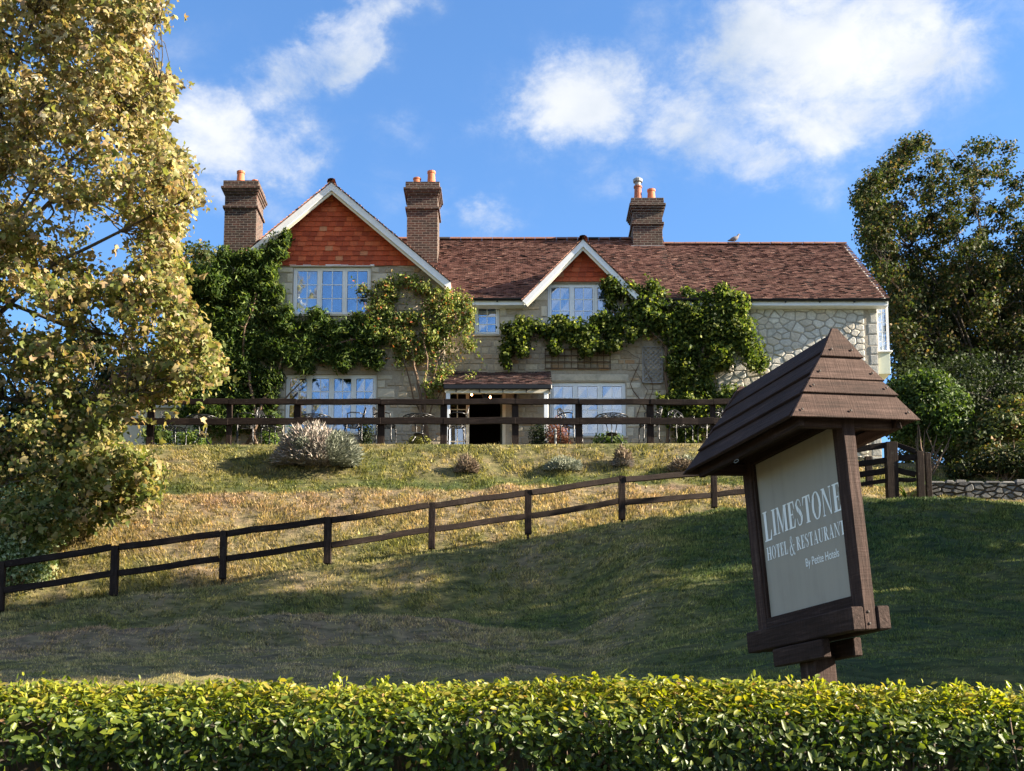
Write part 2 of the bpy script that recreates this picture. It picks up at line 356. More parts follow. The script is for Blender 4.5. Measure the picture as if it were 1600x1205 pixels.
def np_mesh(name, verts, faces, mat, rnd=None, extra=None, smooth=False):
    """bulk mesh from arrays; faces n x k; rnd: one value per face"""
    me = bpy.data.meshes.new(name); n, k = faces.shape
    me.vertices.add(len(verts)); me.vertices.foreach_set('co', np.ascontiguousarray(verts, dtype=np.float32).ravel())
    me.loops.add(n * k); me.loops.foreach_set('vertex_index', np.ascontiguousarray(faces, dtype=np.int32).ravel())
    me.polygons.add(n); me.polygons.foreach_set('loop_start', np.arange(0, n * k, k, dtype=np.int32))
    try: me.polygons.foreach_set('loop_total', np.full(n, k, dtype=np.int32))
    except Exception: pass
    me.update(calc_edges=True)
    if rnd is not None:
        a = me.attributes.new('rnd', 'FLOAT', 'FACE'); a.data.foreach_set('value', np.ascontiguousarray(rnd, dtype=np.float32))
    for key, val in (extra or {}).items():
        a = me.attributes.new(key, 'FLOAT', 'FACE'); a.data.foreach_set('value', np.ascontiguousarray(val, dtype=np.float32))
    if smooth: me.polygons.foreach_set('use_smooth', np.ones(n, dtype=bool))
    me.materials.append(MAT[mat]); return me
# leaf outlines: quads only, folded along the midrib
LEAF = {
 'oval': (np.array([(0, 0, 0), (.23, .32, .07), (.2, .74, .05), (0, 1, -.06), (-.2, .74, .05), (-.23, .32, .07)]), np.array([(0, 1, 2, 3), (0, 3, 4, 5)])),
 'slim': (np.array([(0, 0, 0), (.13, .4, .05), (0, 1, -.1), (-.13, .4, .05)]), np.array([(0, 1, 2, 3)])),
 'rhomb': (np.array([(0, 0, 0), (.36, .45, .10), (0, 1, -.06), (-.36, .45, .10)]), np.array([(0, 1, 2, 3)])),
 'lobed': (np.array([(0, 0, 0), (.34, -.02, -.06), (.54, .42, -.12), (.20, .46, .06), (.16, .72, .02), (0, 1.0, -.16), (-.16, .72, .02), (-.20, .46, .06), (-.54, .42, -.12), (-.34, -.02, -.06)]),
           np.array([(0, 1, 2, 3), (3, 4, 5, 6), (0, 7, 8, 9), (0, 3, 6, 7)])),
}
def unit(a): return a / np.maximum(np.linalg.norm(a, axis=1, keepdims=True), 1e-9)
def leaf_frames(nrm, down=0.0):
    nrm = unit(nrm); r = RNG.normal(size=nrm.shape); r[:, 2] -= down
    y = unit(r - nrm * (r * nrm).sum(1, keepdims=True)); x = np.cross(y, nrm); return x, y, nrm
def leaves(name, P, N, size, mat, shape='oval', down=0.0, rnd=None):
    T, Fc = LEAF[shape]; n = len(P); x, y, z = leaf_frames(N, down)
    size = np.broadcast_to(np.asarray(size, dtype=float), (n,))
    L = (T[None, :, 0, None] * x[:, None] + (T[None, :, 1, None] - .4) * y[:, None] + T[None, :, 2, None] * z[:, None]) * size[:, None, None] + P[:, None]
    fa = (np.arange(n)[:, None, None] * len(T) + Fc[None]).reshape(-1, 4)
    rn = RNG.random(n) if rnd is None else rnd
    return np_mesh(name, L.reshape(-1, 3), fa, mat, np.repeat(rn, len(Fc)))
def shell(blobs, n, fill=.35, up=.35, out=1.0, rnd_n=.55, flat=None):
    """points and normals spread through ellipsoids [(centre, radii)], denser towards their skins"""
    c = np.array([tuple(b[0]) for b in blobs]); r = np.array([tuple(b[1]) for b in blobs], dtype=float)
    w = (r[:, 0] * r[:, 2] + r[:, 0] * r[:, 1] + r[:, 1] * r[:, 2]); w /= w.sum()
    k = RNG.choice(len(blobs), n, p=w); d = unit(RNG.normal(size=(n, 3)))
    rad = 1 - fill * RNG.random(n) ** 1.4 + RNG.normal(size=n) * .05
    return c[k] + d * r[k] * rad[:, None], unit(d / r[k]) * out + RNG.normal(size=(n, 3)) * rnd_n + np.array([0, 0, up]), k

# ================================================================ THE GROUND: one lofted sheet from the road up to the terrace and on behind the house
US = [-900, -300, 0, 178, 300, 350, 450, 513, 600, 650, 675, 780, 825, 900, 970, 1000, 1100, 1115, 1165, 1250, 1400, 1500, 1600, 1900, 2500]
def dfence(u): return 22.5 + 3.7 * min(max(u, -500), 1165) / 1165
def line(tab):
    """tab rows (u, v, D) -> X, Y, Z arrays"""
    p = [at(*r) for r in tab]; return np.array([q.x for q in p]), np.array([q.y for q in p]), np.array([q.z for q in p])
def flat(Y, Z): return np.array([-500., 500.]), np.array([Y, Y], dtype=float), np.array([Z, Z], dtype=float)
G_V = [(-900, 985), (-300, 975), (0, 960), (178, 934), (350, 910), (513, 887), (675, 864), (825, 841), (970, 818), (1115, 797), (1165, 792), (1250, 784), (1400, 775), (1600, 786), (1900, 795), (2500, 810)]
gl = line([(u, v, dfence(u) - .25) for u, v in G_V])
LINES = [flat(-120, -1.75), flat(-8, -1.62), flat(3.4, -1.6), flat(6.2, -.95), flat(9, .53),
    line([(-900, 1060, 13), (0, 1048, 13), (450, 1040, 13), (800, 1046, 13), (900, 1052, 13), (1000, 1030, 13), (1165, 1008, 13), (1400, 1000, 13), (1600, 1000, 13), (2500, 1000, 13)]),
    line([(-900, 1046, 15.8), (0, 1036, 16.1), (300, 1018, 16.9), (450, 1012, 17.4), (650, 1010, 17.4), (780, 1018, 16.9), (900, 1022, 16.2), (1000, 985, 16.6), (1165, 948, 17), (1400, 935, 17), (1600, 935, 17), (2500, 935, 17)]),
    line([(-900, 1020, 16.8), (-300, 1012, 17), (0, 994, 17.2), (300, 968, 18), (450, 959, 18.5), (650, 960, 18.5), (780, 985, 18), (900, 998, 17.5), (1000, 945, 18.2), (1165, 905, 19), (1400, 890, 19), (1600, 890, 19), (2500, 890, 19)]),
    line([(-900, 1022, 19.9), (-300, 1016, 20.2), (0, 1006, 20.6), (300, 994, 21.3), (450, 986, 21.7), (650, 974, 22.1), (780, 952, 22.3), (900, 922, 22.2), (1000, 868, 22.2), (1165, 843, 22.4), (1400, 826, 22.5), (1600, 832, 22.5), (2500, 840, 22.5)]),
    gl, (gl[0], gl[1] + .85, gl[2] - .12),
    line([(-900, 815, 25.6), (-300, 800, 25.9), (0, 790, 26.2), (260, 780, 26.5), (600, 772, 27.1), (900, 767, 27.7), (1100, 763, 28), (1165, 762, 28), (1400, 768, 28), (1700, 772, 28), (2500, 780, 28)]),
    line([(-900, 790, 26.6), (-300, 780, 26.9), (0, 768, 27.1), (260, 757, 27.4), (600, 756, 28), (900, 752, 28.4), (1100, 746, 28.6), (1165, 746, 28.6), (1400, 752, 28.7), (1700, 757, 28.7), (2500, 765, 28.7)]),
    line([(-900, 700, 29.3), (-300, 697, 29.4), (260, 695, 29.5), (600, 693, 29.55), (800, 694, 29.55), (1000, 692, 29.55), (1130, 692, 29.6), (1300, 706, 29.8), (1400, 722, 30), (1600, 735, 30), (2500, 740, 30)]),
    None, None, flat(34, 8.22), flat(60, 8.3), flat(420, 4.0)]
k_ = LINES[13]; LINES[14] = (k_[0], k_[1] + .3, k_[2] + .07); LINES[15] = (k_[0], k_[1] + 1.0, np.maximum(k_[2] + .235, 7.4))
GX = np.concatenate([[-420, -250, -140, -80, -50, -36, -28, -22, -19], np.arange(-17, 17.01, .16), [19, 22, 28, 36, 50, 80, 140, 250, 420]])
SUB = [2, 3, 3, 6, 16, 22, 12, 20, 18, 7, 16, 9, 16, 4, 4, 6, 5, 4]
def pchip(x, y, xq):
    h = np.diff(x); dl = np.diff(y) / h; d = np.zeros_like(y)
    for i in range(1, len(x) - 1):
        if dl[i - 1] * dl[i] > 0:
            w1, w2 = 2 * h[i] + h[i - 1], h[i] + 2 * h[i - 1]; d[i] = (w1 + w2) / (w1 / dl[i - 1] + w2 / dl[i])
    d[0], d[-1] = dl[0], dl[-1]
    i = np.clip(np.searchsorted(x, xq) - 1, 0, len(h) - 1); t = (xq - x[i]) / h[i]
    return (y[i] * (1 + 2 * t) * (1 - t) ** 2 + h[i] * d[i] * t * (1 - t) ** 2 + y[i + 1] * t * t * (3 - 2 * t) + h[i] * d[i + 1] * t * t * (t - 1))
TS = np.concatenate([np.linspace(i, i + 1, s, endpoint=False) for i, s in enumerate(SUB)] + [[len(SUB)]])
GY = np.zeros((len(GX), len(TS))); GZ = np.zeros_like(GY)
def vnoise(x, y, seed=0):
    """smooth value noise"""
    xi = np.floor(x).astype(int); yi = np.floor(y).astype(int); fx = x - xi; fy = y - yi; fx = fx * fx * (3 - 2 * fx); fy = fy * fy * (3 - 2 * fy)
    def h(a, b): v = np.sin(a * 127.1 + b * 311.7 + seed * 74.7) * 43758.5453; return v - np.floor(v)
    return (h(xi, yi) * (1 - fx) + h(xi + 1, yi) * fx) * (1 - fy) + (h(xi, yi + 1) * (1 - fx) + h(xi + 1, yi + 1) * fx) * fy - .5
for i, x in enumerate(GX):
    ky = np.array([np.interp(x, l[0], l[1]) for l in LINES]); kz = np.array([np.interp(x, l[0], l[2]) for l in LINES])
    GY[i] = np.interp(TS, np.arange(len(LINES)), ky); zl = np.interp(GY[i], ky, kz); sm = np.zeros_like(zl)
    for o_ in (-.27, -.18, -.09, 0, .09, .18, .27): sm += np.interp(GY[i] + o_, ky, kz) / 7
    GZ[i] = sm * .9 + pchip(ky, kz, GY[i]) * .1
XX = np.repeat(GX[:, None], len(TS), 1)
near = ((GY > 9) & (GY < 29.5)).astype(float)
GZ += near * (vnoise(XX * 1.1, GY * 1.3, 1) * .12 + vnoise(XX * 2.9, GY * 3.1, 2) * .08 + vnoise(XX * 5, GY * 5, 3) * .06)
def ground_z(x, y):
    x = np.atleast_1d(np.asarray(x, float)); y = np.atleast_1d(np.asarray(y, float)); out = np.zeros(len(x))
    ii = np.clip(np.searchsorted(GX, x) - 1, 0, len(GX) - 2)
    for i in np.unique(ii):
        s = ii == i; t = (x[s] - GX[i]) / (GX[i + 1] - GX[i])
        out[s] = np.interp(y[s], GY[i], GZ[i]) * (1 - t) + np.interp(y[s], GY[i + 1], GZ[i + 1]) * t
    return out
def gz(x, y): return float(ground_z([x], [y])[0])
def tline(x, y):
    """which stretch of the slope (line index, fractional) a point lies on"""
    out = np.zeros(len(x)); ii = np.clip(np.searchsorted(GX, x) - 1, 0, len(GX) - 2)
    for i in np.unique(ii):
        s = ii == i; out[s] = np.interp(y[s], GY[i], TS)
    return out
def dry_and_shade(x, y):
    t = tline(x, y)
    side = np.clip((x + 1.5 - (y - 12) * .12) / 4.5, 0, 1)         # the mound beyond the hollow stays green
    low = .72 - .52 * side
    prof = np.interp(t, [0, 5.2, 6.2, 6.9, 7.08, 7.16, 8.4, 8.85, 9.0, 10.0, 10.6, 10.95, 11.35, 11.6, 12.0, 12.3, 13, 14], [.0, -.06, .03, .12, .24, -.24, -.17, -.03, -.14, .02, .16, .34, .30, -.30, -.25, .05, .02, .0])  # sharp dip below the fence darkens the bank foot: shade painted as greener turf
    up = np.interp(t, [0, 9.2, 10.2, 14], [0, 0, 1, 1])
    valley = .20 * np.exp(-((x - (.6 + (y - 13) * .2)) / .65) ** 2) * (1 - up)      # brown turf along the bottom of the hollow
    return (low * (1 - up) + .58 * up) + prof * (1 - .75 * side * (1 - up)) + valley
nx, nt = GY.shape
gv = np.stack([XX, GY, GZ], -1).reshape(-1, 3)
ia = (np.arange(nx - 1)[:, None] * nt + np.arange(nt - 1)[None]).ravel()
gf = np.stack([ia, ia + nt, ia + nt + 1, ia + 1], 1)
gc = gv[gf].mean(1)
gme = np_mesh('hillside', gv, gf, 'turf', extra={'dry': dry_and_shade(gc[:, 0], gc[:, 1])}, smooth=True)
put(bpy.data.objects.new('hillside', gme), kind='structure', label='grassy hillside stepping up in banks from the road to the terrace')
rd = MB(); rd.poly([(-400, -7.5, -1.596), (400, -7.5, -1.596), (400, 3.0, -1.584), (-400, 3.0, -1.584)])
rd.obj('road', 'asphalt', kind='structure', label='tarmac road in front of the clipped hedge')

# short turf: blades thick enough to read as mown grass; combed downhill on the banks
def grass():
    xs, ys = [], []
    n = 860000
    y = RNG.uniform(9.2, 29.6, n) ; hw = y * .55
    x = RNG.uniform(-1, 1, n) * hw
    keep = RNG.random(n) < np.clip((y / 29.6) ** .5, 0, 1)
    x, y = x[keep], y[keep]
    clump = vnoise(x * 3.3, y * 3.3, 5) + vnoise(x * 9, y * 9, 6) * .7
    k2 = RNG.random(len(x)) < np.clip(.58 + clump * 1.5, .06, 1); x, y, clump = x[k2], y[k2], clump[k2]
    # rank growth: at the foot of the fence and on the steep dry bank behind it
    uu = RNG.uniform(-100, 1165, 16000); fx_ = np.array([at(u_, 880, dfence(u_)).x for u_ in uu]); fy_ = np.array([dfence(u_) for u_ in uu]) + RNG.normal(.05, .12, len(uu))
    xb = RNG.uniform(-12, 8, 60000); yb_ = RNG.uniform(23, 27.6, 60000); tb_ = tline(xb, yb_); okb = (tb_ > 10.0) & (tb_ < 11.0) & (vnoise(xb * 2.1, yb_ * 2.1, 41) > -.05); xb, yb_ = xb[okb], yb_[okb]
    rank = np.concatenate([np.zeros(len(x)), RNG.uniform(.3, 1, len(fx_)), RNG.uniform(.4, 1.2, len(xb))]); x = np.concatenate([x, fx_, xb]); y = np.concatenate([y, fy_, yb_]); clump = np.concatenate([clump, np.zeros(len(fx_) + len(xb))])
    z = ground_z(x, y); t = tline(x, y)
    dz = (ground_z(x, y + .15) - z) / .15                                # steepness
    n = len(x); hgt = RNG.uniform(.022, .062, n) * np.clip(y / 22, .5, 1) * (1 + .9 * np.clip(clump, 0, 1)) * (1 + .5 * np.clip(dz - .5, 0, 1)); hgt = hgt * (1 + .8 * rank); wid = RNG.uniform(.005, .012, n) * (y / 20) * 1.6
    a = RNG.uniform(0, 2 * math.pi, n); lean = RNG.uniform(.2, 1.1, n)
    comb = np.stack([RNG.normal(0, .45, n) + vnoise(x * .8, y * .8, 9) * 1.6, -np.clip(dz, 0, 1.2) * .75 + RNG.normal(0, .35, n), np.ones(n)], 1)
    tip = unit(comb) * hgt[:, None] * 1.25
    base = np.stack([x, y, z - .01], 1); wv = np.stack([np.cos(a), np.sin(a) * .5, np.zeros(n)], 1) * wid[:, None]
    V = np.stack([base - wv, base + wv, base + tip], 1).reshape(-1, 3); F = np.arange(3 * n).reshape(-1, 3)
    me = np_mesh('grass', V, F, 'grass_blade', RNG.random(n), {'dry': dry_and_shade(x, y)})
    put(bpy.data.objects.new('grass', me), kind='stuff', label='short dry and green turf covering the banks', cat='grass')
grass()

# ================================================================ THE HOTEL
Y0, YW = 32.6, 32.1                                  # plane of the long front, plane of the gabled wing
TZ = 8.18                                            # terrace level at the house
def fx(u, v=500, D=Y0): return at(u, v, D).x
def fz(v, D=Y0, u=800): return at(u, v, D).z
hotel = empty('hotel', (0, Y0, TZ), 'stone hotel with red tiled roof, two gables and three brick chimneys on the hilltop', 'hotel')
def sub(mb, name, mat, parent=None, **kw):
    """a part built in world coordinates under the hotel or one of its parts"""
    o = mb.obj(name, mat, None, **kw); par = parent or hotel
    return keep_world(o, par)
WORLD = {'hotel': Matrix.Translation((0, Y0, TZ)).inverted()}
def keep_world(o, par): o.parent = par; o.matrix_parent_inverse = WORLD.get(par.name, Matrix.Identity(4)); return o

XL, XWR, XR = fx(325, 500, YW), fx(694, 500, YW), fx(1371, 520)
EAVE_Z = fz(470); 
def wall_grid(x0, x1, z0, z1, yf, th, holes, apex=None):
    """front wall with real openings and reveals"""
    mb = MB(); xs = sorted({x0, x1, *[h[0] for h in holes], *[h[1] for h in holes]}); zs = sorted({z0, z1, *[h[2] for h in holes], *[h[3] for h in holes]})
    for a, b in zip(xs, xs[1:]):
        for c, d in zip(zs, zs[1:]):
            if any(h[0] <= a + 1e-6 and b <= h[1] + 1e-6 and h[2] <= c + 1e-6 and d <= h[3] + 1e-6 for h in holes): continue
            q = [(a, c), (b, c), (b, d), (a, d)]
            if apex:
                for s in (-1, 1):
                    if len(q) > 2: q = clip(q, (apex[0], apex[1] - .12), (s * apex[2], 1.0))
                if len(q) < 3: continue
            mb.poly([(p[0], yf, p[1]) for p in q])
    for (a, b, c, d) in holes:
        for qi, q in enumerate(([(a, yf, c), (a, yf + th, c), (a, yf + th, d), (a, yf, d)], [(b, yf, c), (b, yf, d), (b, yf + th, d), (b, yf + th, c)],
                  [(a, yf, d), (a, yf + th, d), (b, yf + th, d), (b, yf, d)], [(a, yf, c), (b, yf, c), (b, yf + th, c), (a, yf + th, c)])):
            if (qi == 2 and d >= z1 - 1e-6) or (qi == 3 and c <= z0 + 1e-6): continue
            mb.poly(q)
    return mb
# windows: (left u, right u, top v, bottom v, plane, lights, rows, curtains)
WIN = {'upper_gable': (458, 579, 417, 492, YW, 3, 3, 'l'), 'lower_wing': (446, 588, 585, 678, YW, 4, 4, ''), 'small': (742, 780, 476, 523, Y0, 1, 3, ''),
       'dormer': (856, 968, 443, 508, Y0, 3, 3, 'lr'), 'lower_front': (859, 978, 597, 682, Y0, 3, 4, 'lr')}
def wrect(k):
    a, b, c, d, D, *_ = WIN[k]; vm = (c + d) / 2; return (at(a, vm, D).x, at(b, vm, D).x, at(800, d, D).z, at(800, c, D).z)
DOOR = (at(697, 650, Y0).x, at(790, 650, Y0).x, TZ, at(800, 610, Y0).z)
def clip(poly, p, n):
    out = []
    for a, b in zip(poly, poly[1:] + poly[:1]):
        da = (a[0] - p[0]) * n[0] + (a[1] - p[1]) * n[1]; db = (b[0] - p[0]) * n[0] + (b[1] - p[1]) * n[1]
        if da <= 0: out.append(a)
        if da * db < 0: t = da / (da - db); out.append((a[0] + (b[0] - a[0]) * t, a[1] + (b[1] - a[1]) * t))
    return out
WA = at(518, 285, YW - .42); WR_ = at(704, 441, YW - .42); WSL = (WA.z - WR_.z) / (WR_.x - WA.x)
DA = at(911, 374, Y0 - .42); DXA = DA.x; DL = at(816, 470, Y0 - .42); DSL = (DA.z - DL.z) / (DXA - DL.x)
wing_wall = sub(wall_grid(XL, XWR, TZ - .6, fz(410, YW), YW, .3, [wrect('upper_gable'), wrect('lower_wing')], (WA.x, WA.z, WSL)), 'wall', 'mortar')
mw = sub(wall_grid(XWR, XR, TZ - .6, EAVE_Z, Y0, .3, [wrect('small'), (*wrect('dormer')[:3], EAVE_Z + .0) if 0 else (wrect('dormer')[0], wrect('dormer')[1], wrect('dormer')[2], EAVE_Z), wrect('lower_front'), DOOR]), 'wall', 'mortar')
side = MB()                                          # far ends and back so that the house is a closed body
YB = 40.0
side.poly([(XR, Y0, TZ - .6), (XR, YB, TZ - .6), (XR, YB, EAVE_Z), (XR, 36.2, fz(382, 36.2)), (XR, Y0, EAVE_Z)])
side.poly([(XL, YB, TZ - .6), (XL, YW, TZ - .6), (XL, YW, fz(430, YW)), (XL, YB, fz(430, YW))])
side.poly([(XWR, YW, TZ - .6), (XWR, Y0, TZ - .6), (XWR, Y0, fz(440, YW)), (XWR, YW, fz(440, YW))])
side.poly([(XR, YB, TZ - .6), (XL, YB, TZ - .6), (XL, YB, EAVE_Z), (XR, YB, EAVE_Z)])
sub(side, 'end_wall', 'mortar')

WING_OK = lambda x, z: z < WA.z - .14 - abs(x - WA.x) * WSL
# ---- stones: laid as polygons inside the wall outline
def voronoi(x0, x1, z0, z1, size, asp=1.3, tries=1500):
    pts = []; r = size
    for _ in range(tries):
        p = (random.uniform(x0, x1), random.uniform(z0, z1)); rr = r * random.choice((.55, .8, 1.0, 1.2))
        if all(((p[0] - q[0]) / asp) ** 2 + (p[1] - q[1]) ** 2 > (rr * .86) ** 2 for q in pts): pts.append(p)
    cells = []
    for p in pts:
        poly = [(x0, z0), (x1, z0), (x1, z1), (x0, z1)]
        for q in sorted(pts, key=lambda q: (q[0] - p[0]) ** 2 + (q[1] - p[1]) ** 2)[1:16]:
            n = ((q[0] - p[0]) / asp ** 2, q[1] - p[1]); poly = clip(poly, ((p[0] + q[0]) / 2, (p[1] + q[1]) / 2), n)
            if len(poly) < 3: break
        if len(poly) >= 3: cells.append(poly)
    return cells
def inset(poly, d):
    A = sum(a[0] * b[1] - b[0] * a[1] for a, b in zip(poly, poly[1:] + poly[:1])) / 2
    if A < 0: poly = poly[::-1]
    out = list(poly)
    for a, b in zip(poly, poly[1:] + poly[:1]):
        ex, ez = b[0] - a[0], b[1] - a[1]; l = math.hypot(ex, ez)
        if l < 1e-6: continue
        n = (ez / l, -ex / l); out = clip(out, (a[0] - n[0] * d, a[1] - n[1] * d), n)
        if len(out) < 3: return None
    return out
def chaikin(p, f=.14):
    out = []
    for a, b in zip(p, p[1:] + p[:1]): out += [(a[0] + (b[0] - a[0]) * f, a[1] + (b[1] - a[1]) * f), (a[0] + (b[0] - a[0]) * (1 - f), a[1] + (b[1] - a[1]) * (1 - f))]
    return out
def stone_mb(poly, y, proud, mb=None, round_=True):
    """one stone, proud of the wall plane y (towards -Y)"""
    q = inset(poly, .013)
    if not q: return None
    if round_: q = chaikin(q)
    cx = sum(a[0] for a in q) / len(q); cz = sum(a[1] for a in q) / len(q); mb = mb or MB(); n = len(mb.v); k = len(q)
    tilt = random.uniform(-.006, .006)
    for s, yy in ((1, y + .004), (.97, y - proud * .6), (.80, y - proud)):
        for a in q: mb.v.append((cx + (a[0] - cx) * s, yy + (tilt if s < 1 else 0), cz + (a[1] - cz) * s))
    for l in range(2):
        for i in range(k): a, b = n + l * k + i, n + l * k + (i + 1) % k; mb.f.append((a, b, b + k, a + k))
    mb.f.append(tuple(n + 2 * k + i for i in range(k))); return mb
def centre(p): return (sum(a[0] for a in p) / len(p), sum(a[1] for a in p) / len(p))
# pale random rubble of the far bay
m = MB(); m.box(fx(1120, 540), XR - .33, Y0 - .006, Y0 - .002, fz(730), EAVE_Z - .01); sub(m, 'pointing', 'pale_mortar', mw)
low_rubble = []
for c in voronoi(fx(1120, 540), XR - .36, fz(725), EAVE_Z - .02, .25, 1.3, 2600):
    mb = stone_mb(c, Y0, random.uniform(.018, .035))
    u, v = proj((centre(c)[0], Y0, centre(c)[1]))
    if mb and v < 592: sub(mb, 'stone', 'rubble_stone', mw)
    elif mb: low_rubble.append(mb)
mm = MB()
for b in low_rubble: n0 = len(mm.v); mm.v += b.v; mm.f += [tuple(n0 + i for i in f) for f in b.f]
sub(mm, 'small_stone', 'rubble_stone', mw, kind='stuff')
z = TZ
while z < EAVE_Z - .1:                               # dressed corner stones
    h = random.uniform(.24, .34); w = random.uniform(.20, .35); h = min(h, EAVE_Z - .02 - z)
    sub(stone_mb([(XR - w, z), (XR + .004, z), (XR + .004, z + h), (XR - w, z + h)], Y0, .009, None, False), 'quoin', 'corner_stone', mw); z += h
# squared rubble in courses elsewhere; the larger ones singly, the rest together
singles, mass = 0, {}
def hits(x0, x1, z0, z1, holes): return any(x0 < h[1] and x1 > h[0] and z0 < h[3] and z1 > h[2] for h in holes)
QU = []
def dressed(x0, x1, z0, z1, y, par):
    QU.append((x0, x1, z0, z1)); sub(stone_mb([(x0, z0), (x1, z0), (x1, z1), (x0, z1)], y, .02, None, False), 'dressed_block', 'dressed_stone', par, bevel=.006)
def surround(k, par, y, left=True, right=True):
    a, b, c, d = wrect(k); z = c; i = 0
    while z < d - .05:
        h = min(random.uniform(.22, .36), d - z)
        if right and not (k == 'dormer' and z + h > EAVE_Z - .02): dressed(b + .012, b + .012 + (.2, .46)[i % 2] * random.uniform(.85, 1.15), z, z + h - .01, y, par)
        if left and not (k == 'dormer' and z + h > EAVE_Z - .02): dressed(a - .012 - (.44, .2)[i % 2] * random.uniform(.85, 1.15), a - .012, z, z + h - .01, y, par)
        z += h; i += 1
surround('upper_gable', wing_wall, YW); surround('lower_wing', wing_wall, YW); surround('small', mw, Y0); surround('dormer', mw, Y0); surround('lower_front', mw, Y0, left=False)
a, b, c, d = wrect('lower_front'); dressed(a - .02, b + .1, d + .012, d + .23, Y0, mw)
def courses(x0, x1, z0, z1, y, par, holes, key):
    global singles
    z = z0
    while z < z1 - .03:
        h = min(random.choice((.10, .13, .16, .19)), z1 - z); x = x0
        while x < x1 - .04:
            w = min(random.uniform(.16, .42), x1 - x)
            if not hits(x, x + w, z, z + h, holes) and (key != 'wing' or (WING_OK(x, z + h) and WING_OK(x + w, z + h))):
                j = lambda: random.uniform(-.012, .012)
                poly = [(x + j(), z + j()), (x + w + j(), z + j()), (x + w + j(), z + h + j()), (x + j(), z + h + j())]
                pr = random.uniform(.008, .03); u, v = proj((x + w / 2, y, z + h / 2))
                if w * h > .040 and singles < 40 and 560 < v < 690 and 585 < u < 1010 or (w * h > .05 and singles < 55 and 470 < v < 560 and 740 < u < 870):
                    mb = stone_mb(poly, y, pr)
                    if mb: sub(mb, 'stone', 'coursed_stone', par); singles += 1
                else:
                    mm, rr = mass.setdefault(key, (MB(), [])); n0 = len(mm.f); stone_mb(poly, y, pr, mm, False); rr += [random.random()] * (len(mm.f) - n0)
            x += w
        z += h
hw_ = [wrect('upper_gable'), wrect('lower_wing')] + list(QU); hm_ = [wrect('small'), wrect('lower_front'), DOOR, (wrect('dormer')[0], wrect('dormer')[1], wrect('dormer')[2], EAVE_Z + 3)] + list(QU)
courses(XL, XWR, TZ - .3, fz(415, YW), YW, wing_wall, hw_, 'wing')
courses(XWR, fx(1120, 540), TZ - .3, EAVE_Z - .02, Y0, mw, hm_, 'main')
for key, par in (('wing', wing_wall), ('main', mw)):
    mm, rr = mass[key]; me = mm.mesh('small_stone', 'coursed_mass'); a_ = me.attributes.new('rnd', 'FLOAT', 'FACE'); a_.data.foreach_set('value', rr)
    o = put(bpy.data.objects.new('small_stone', me), kind='stuff'); keep_world(o, par)

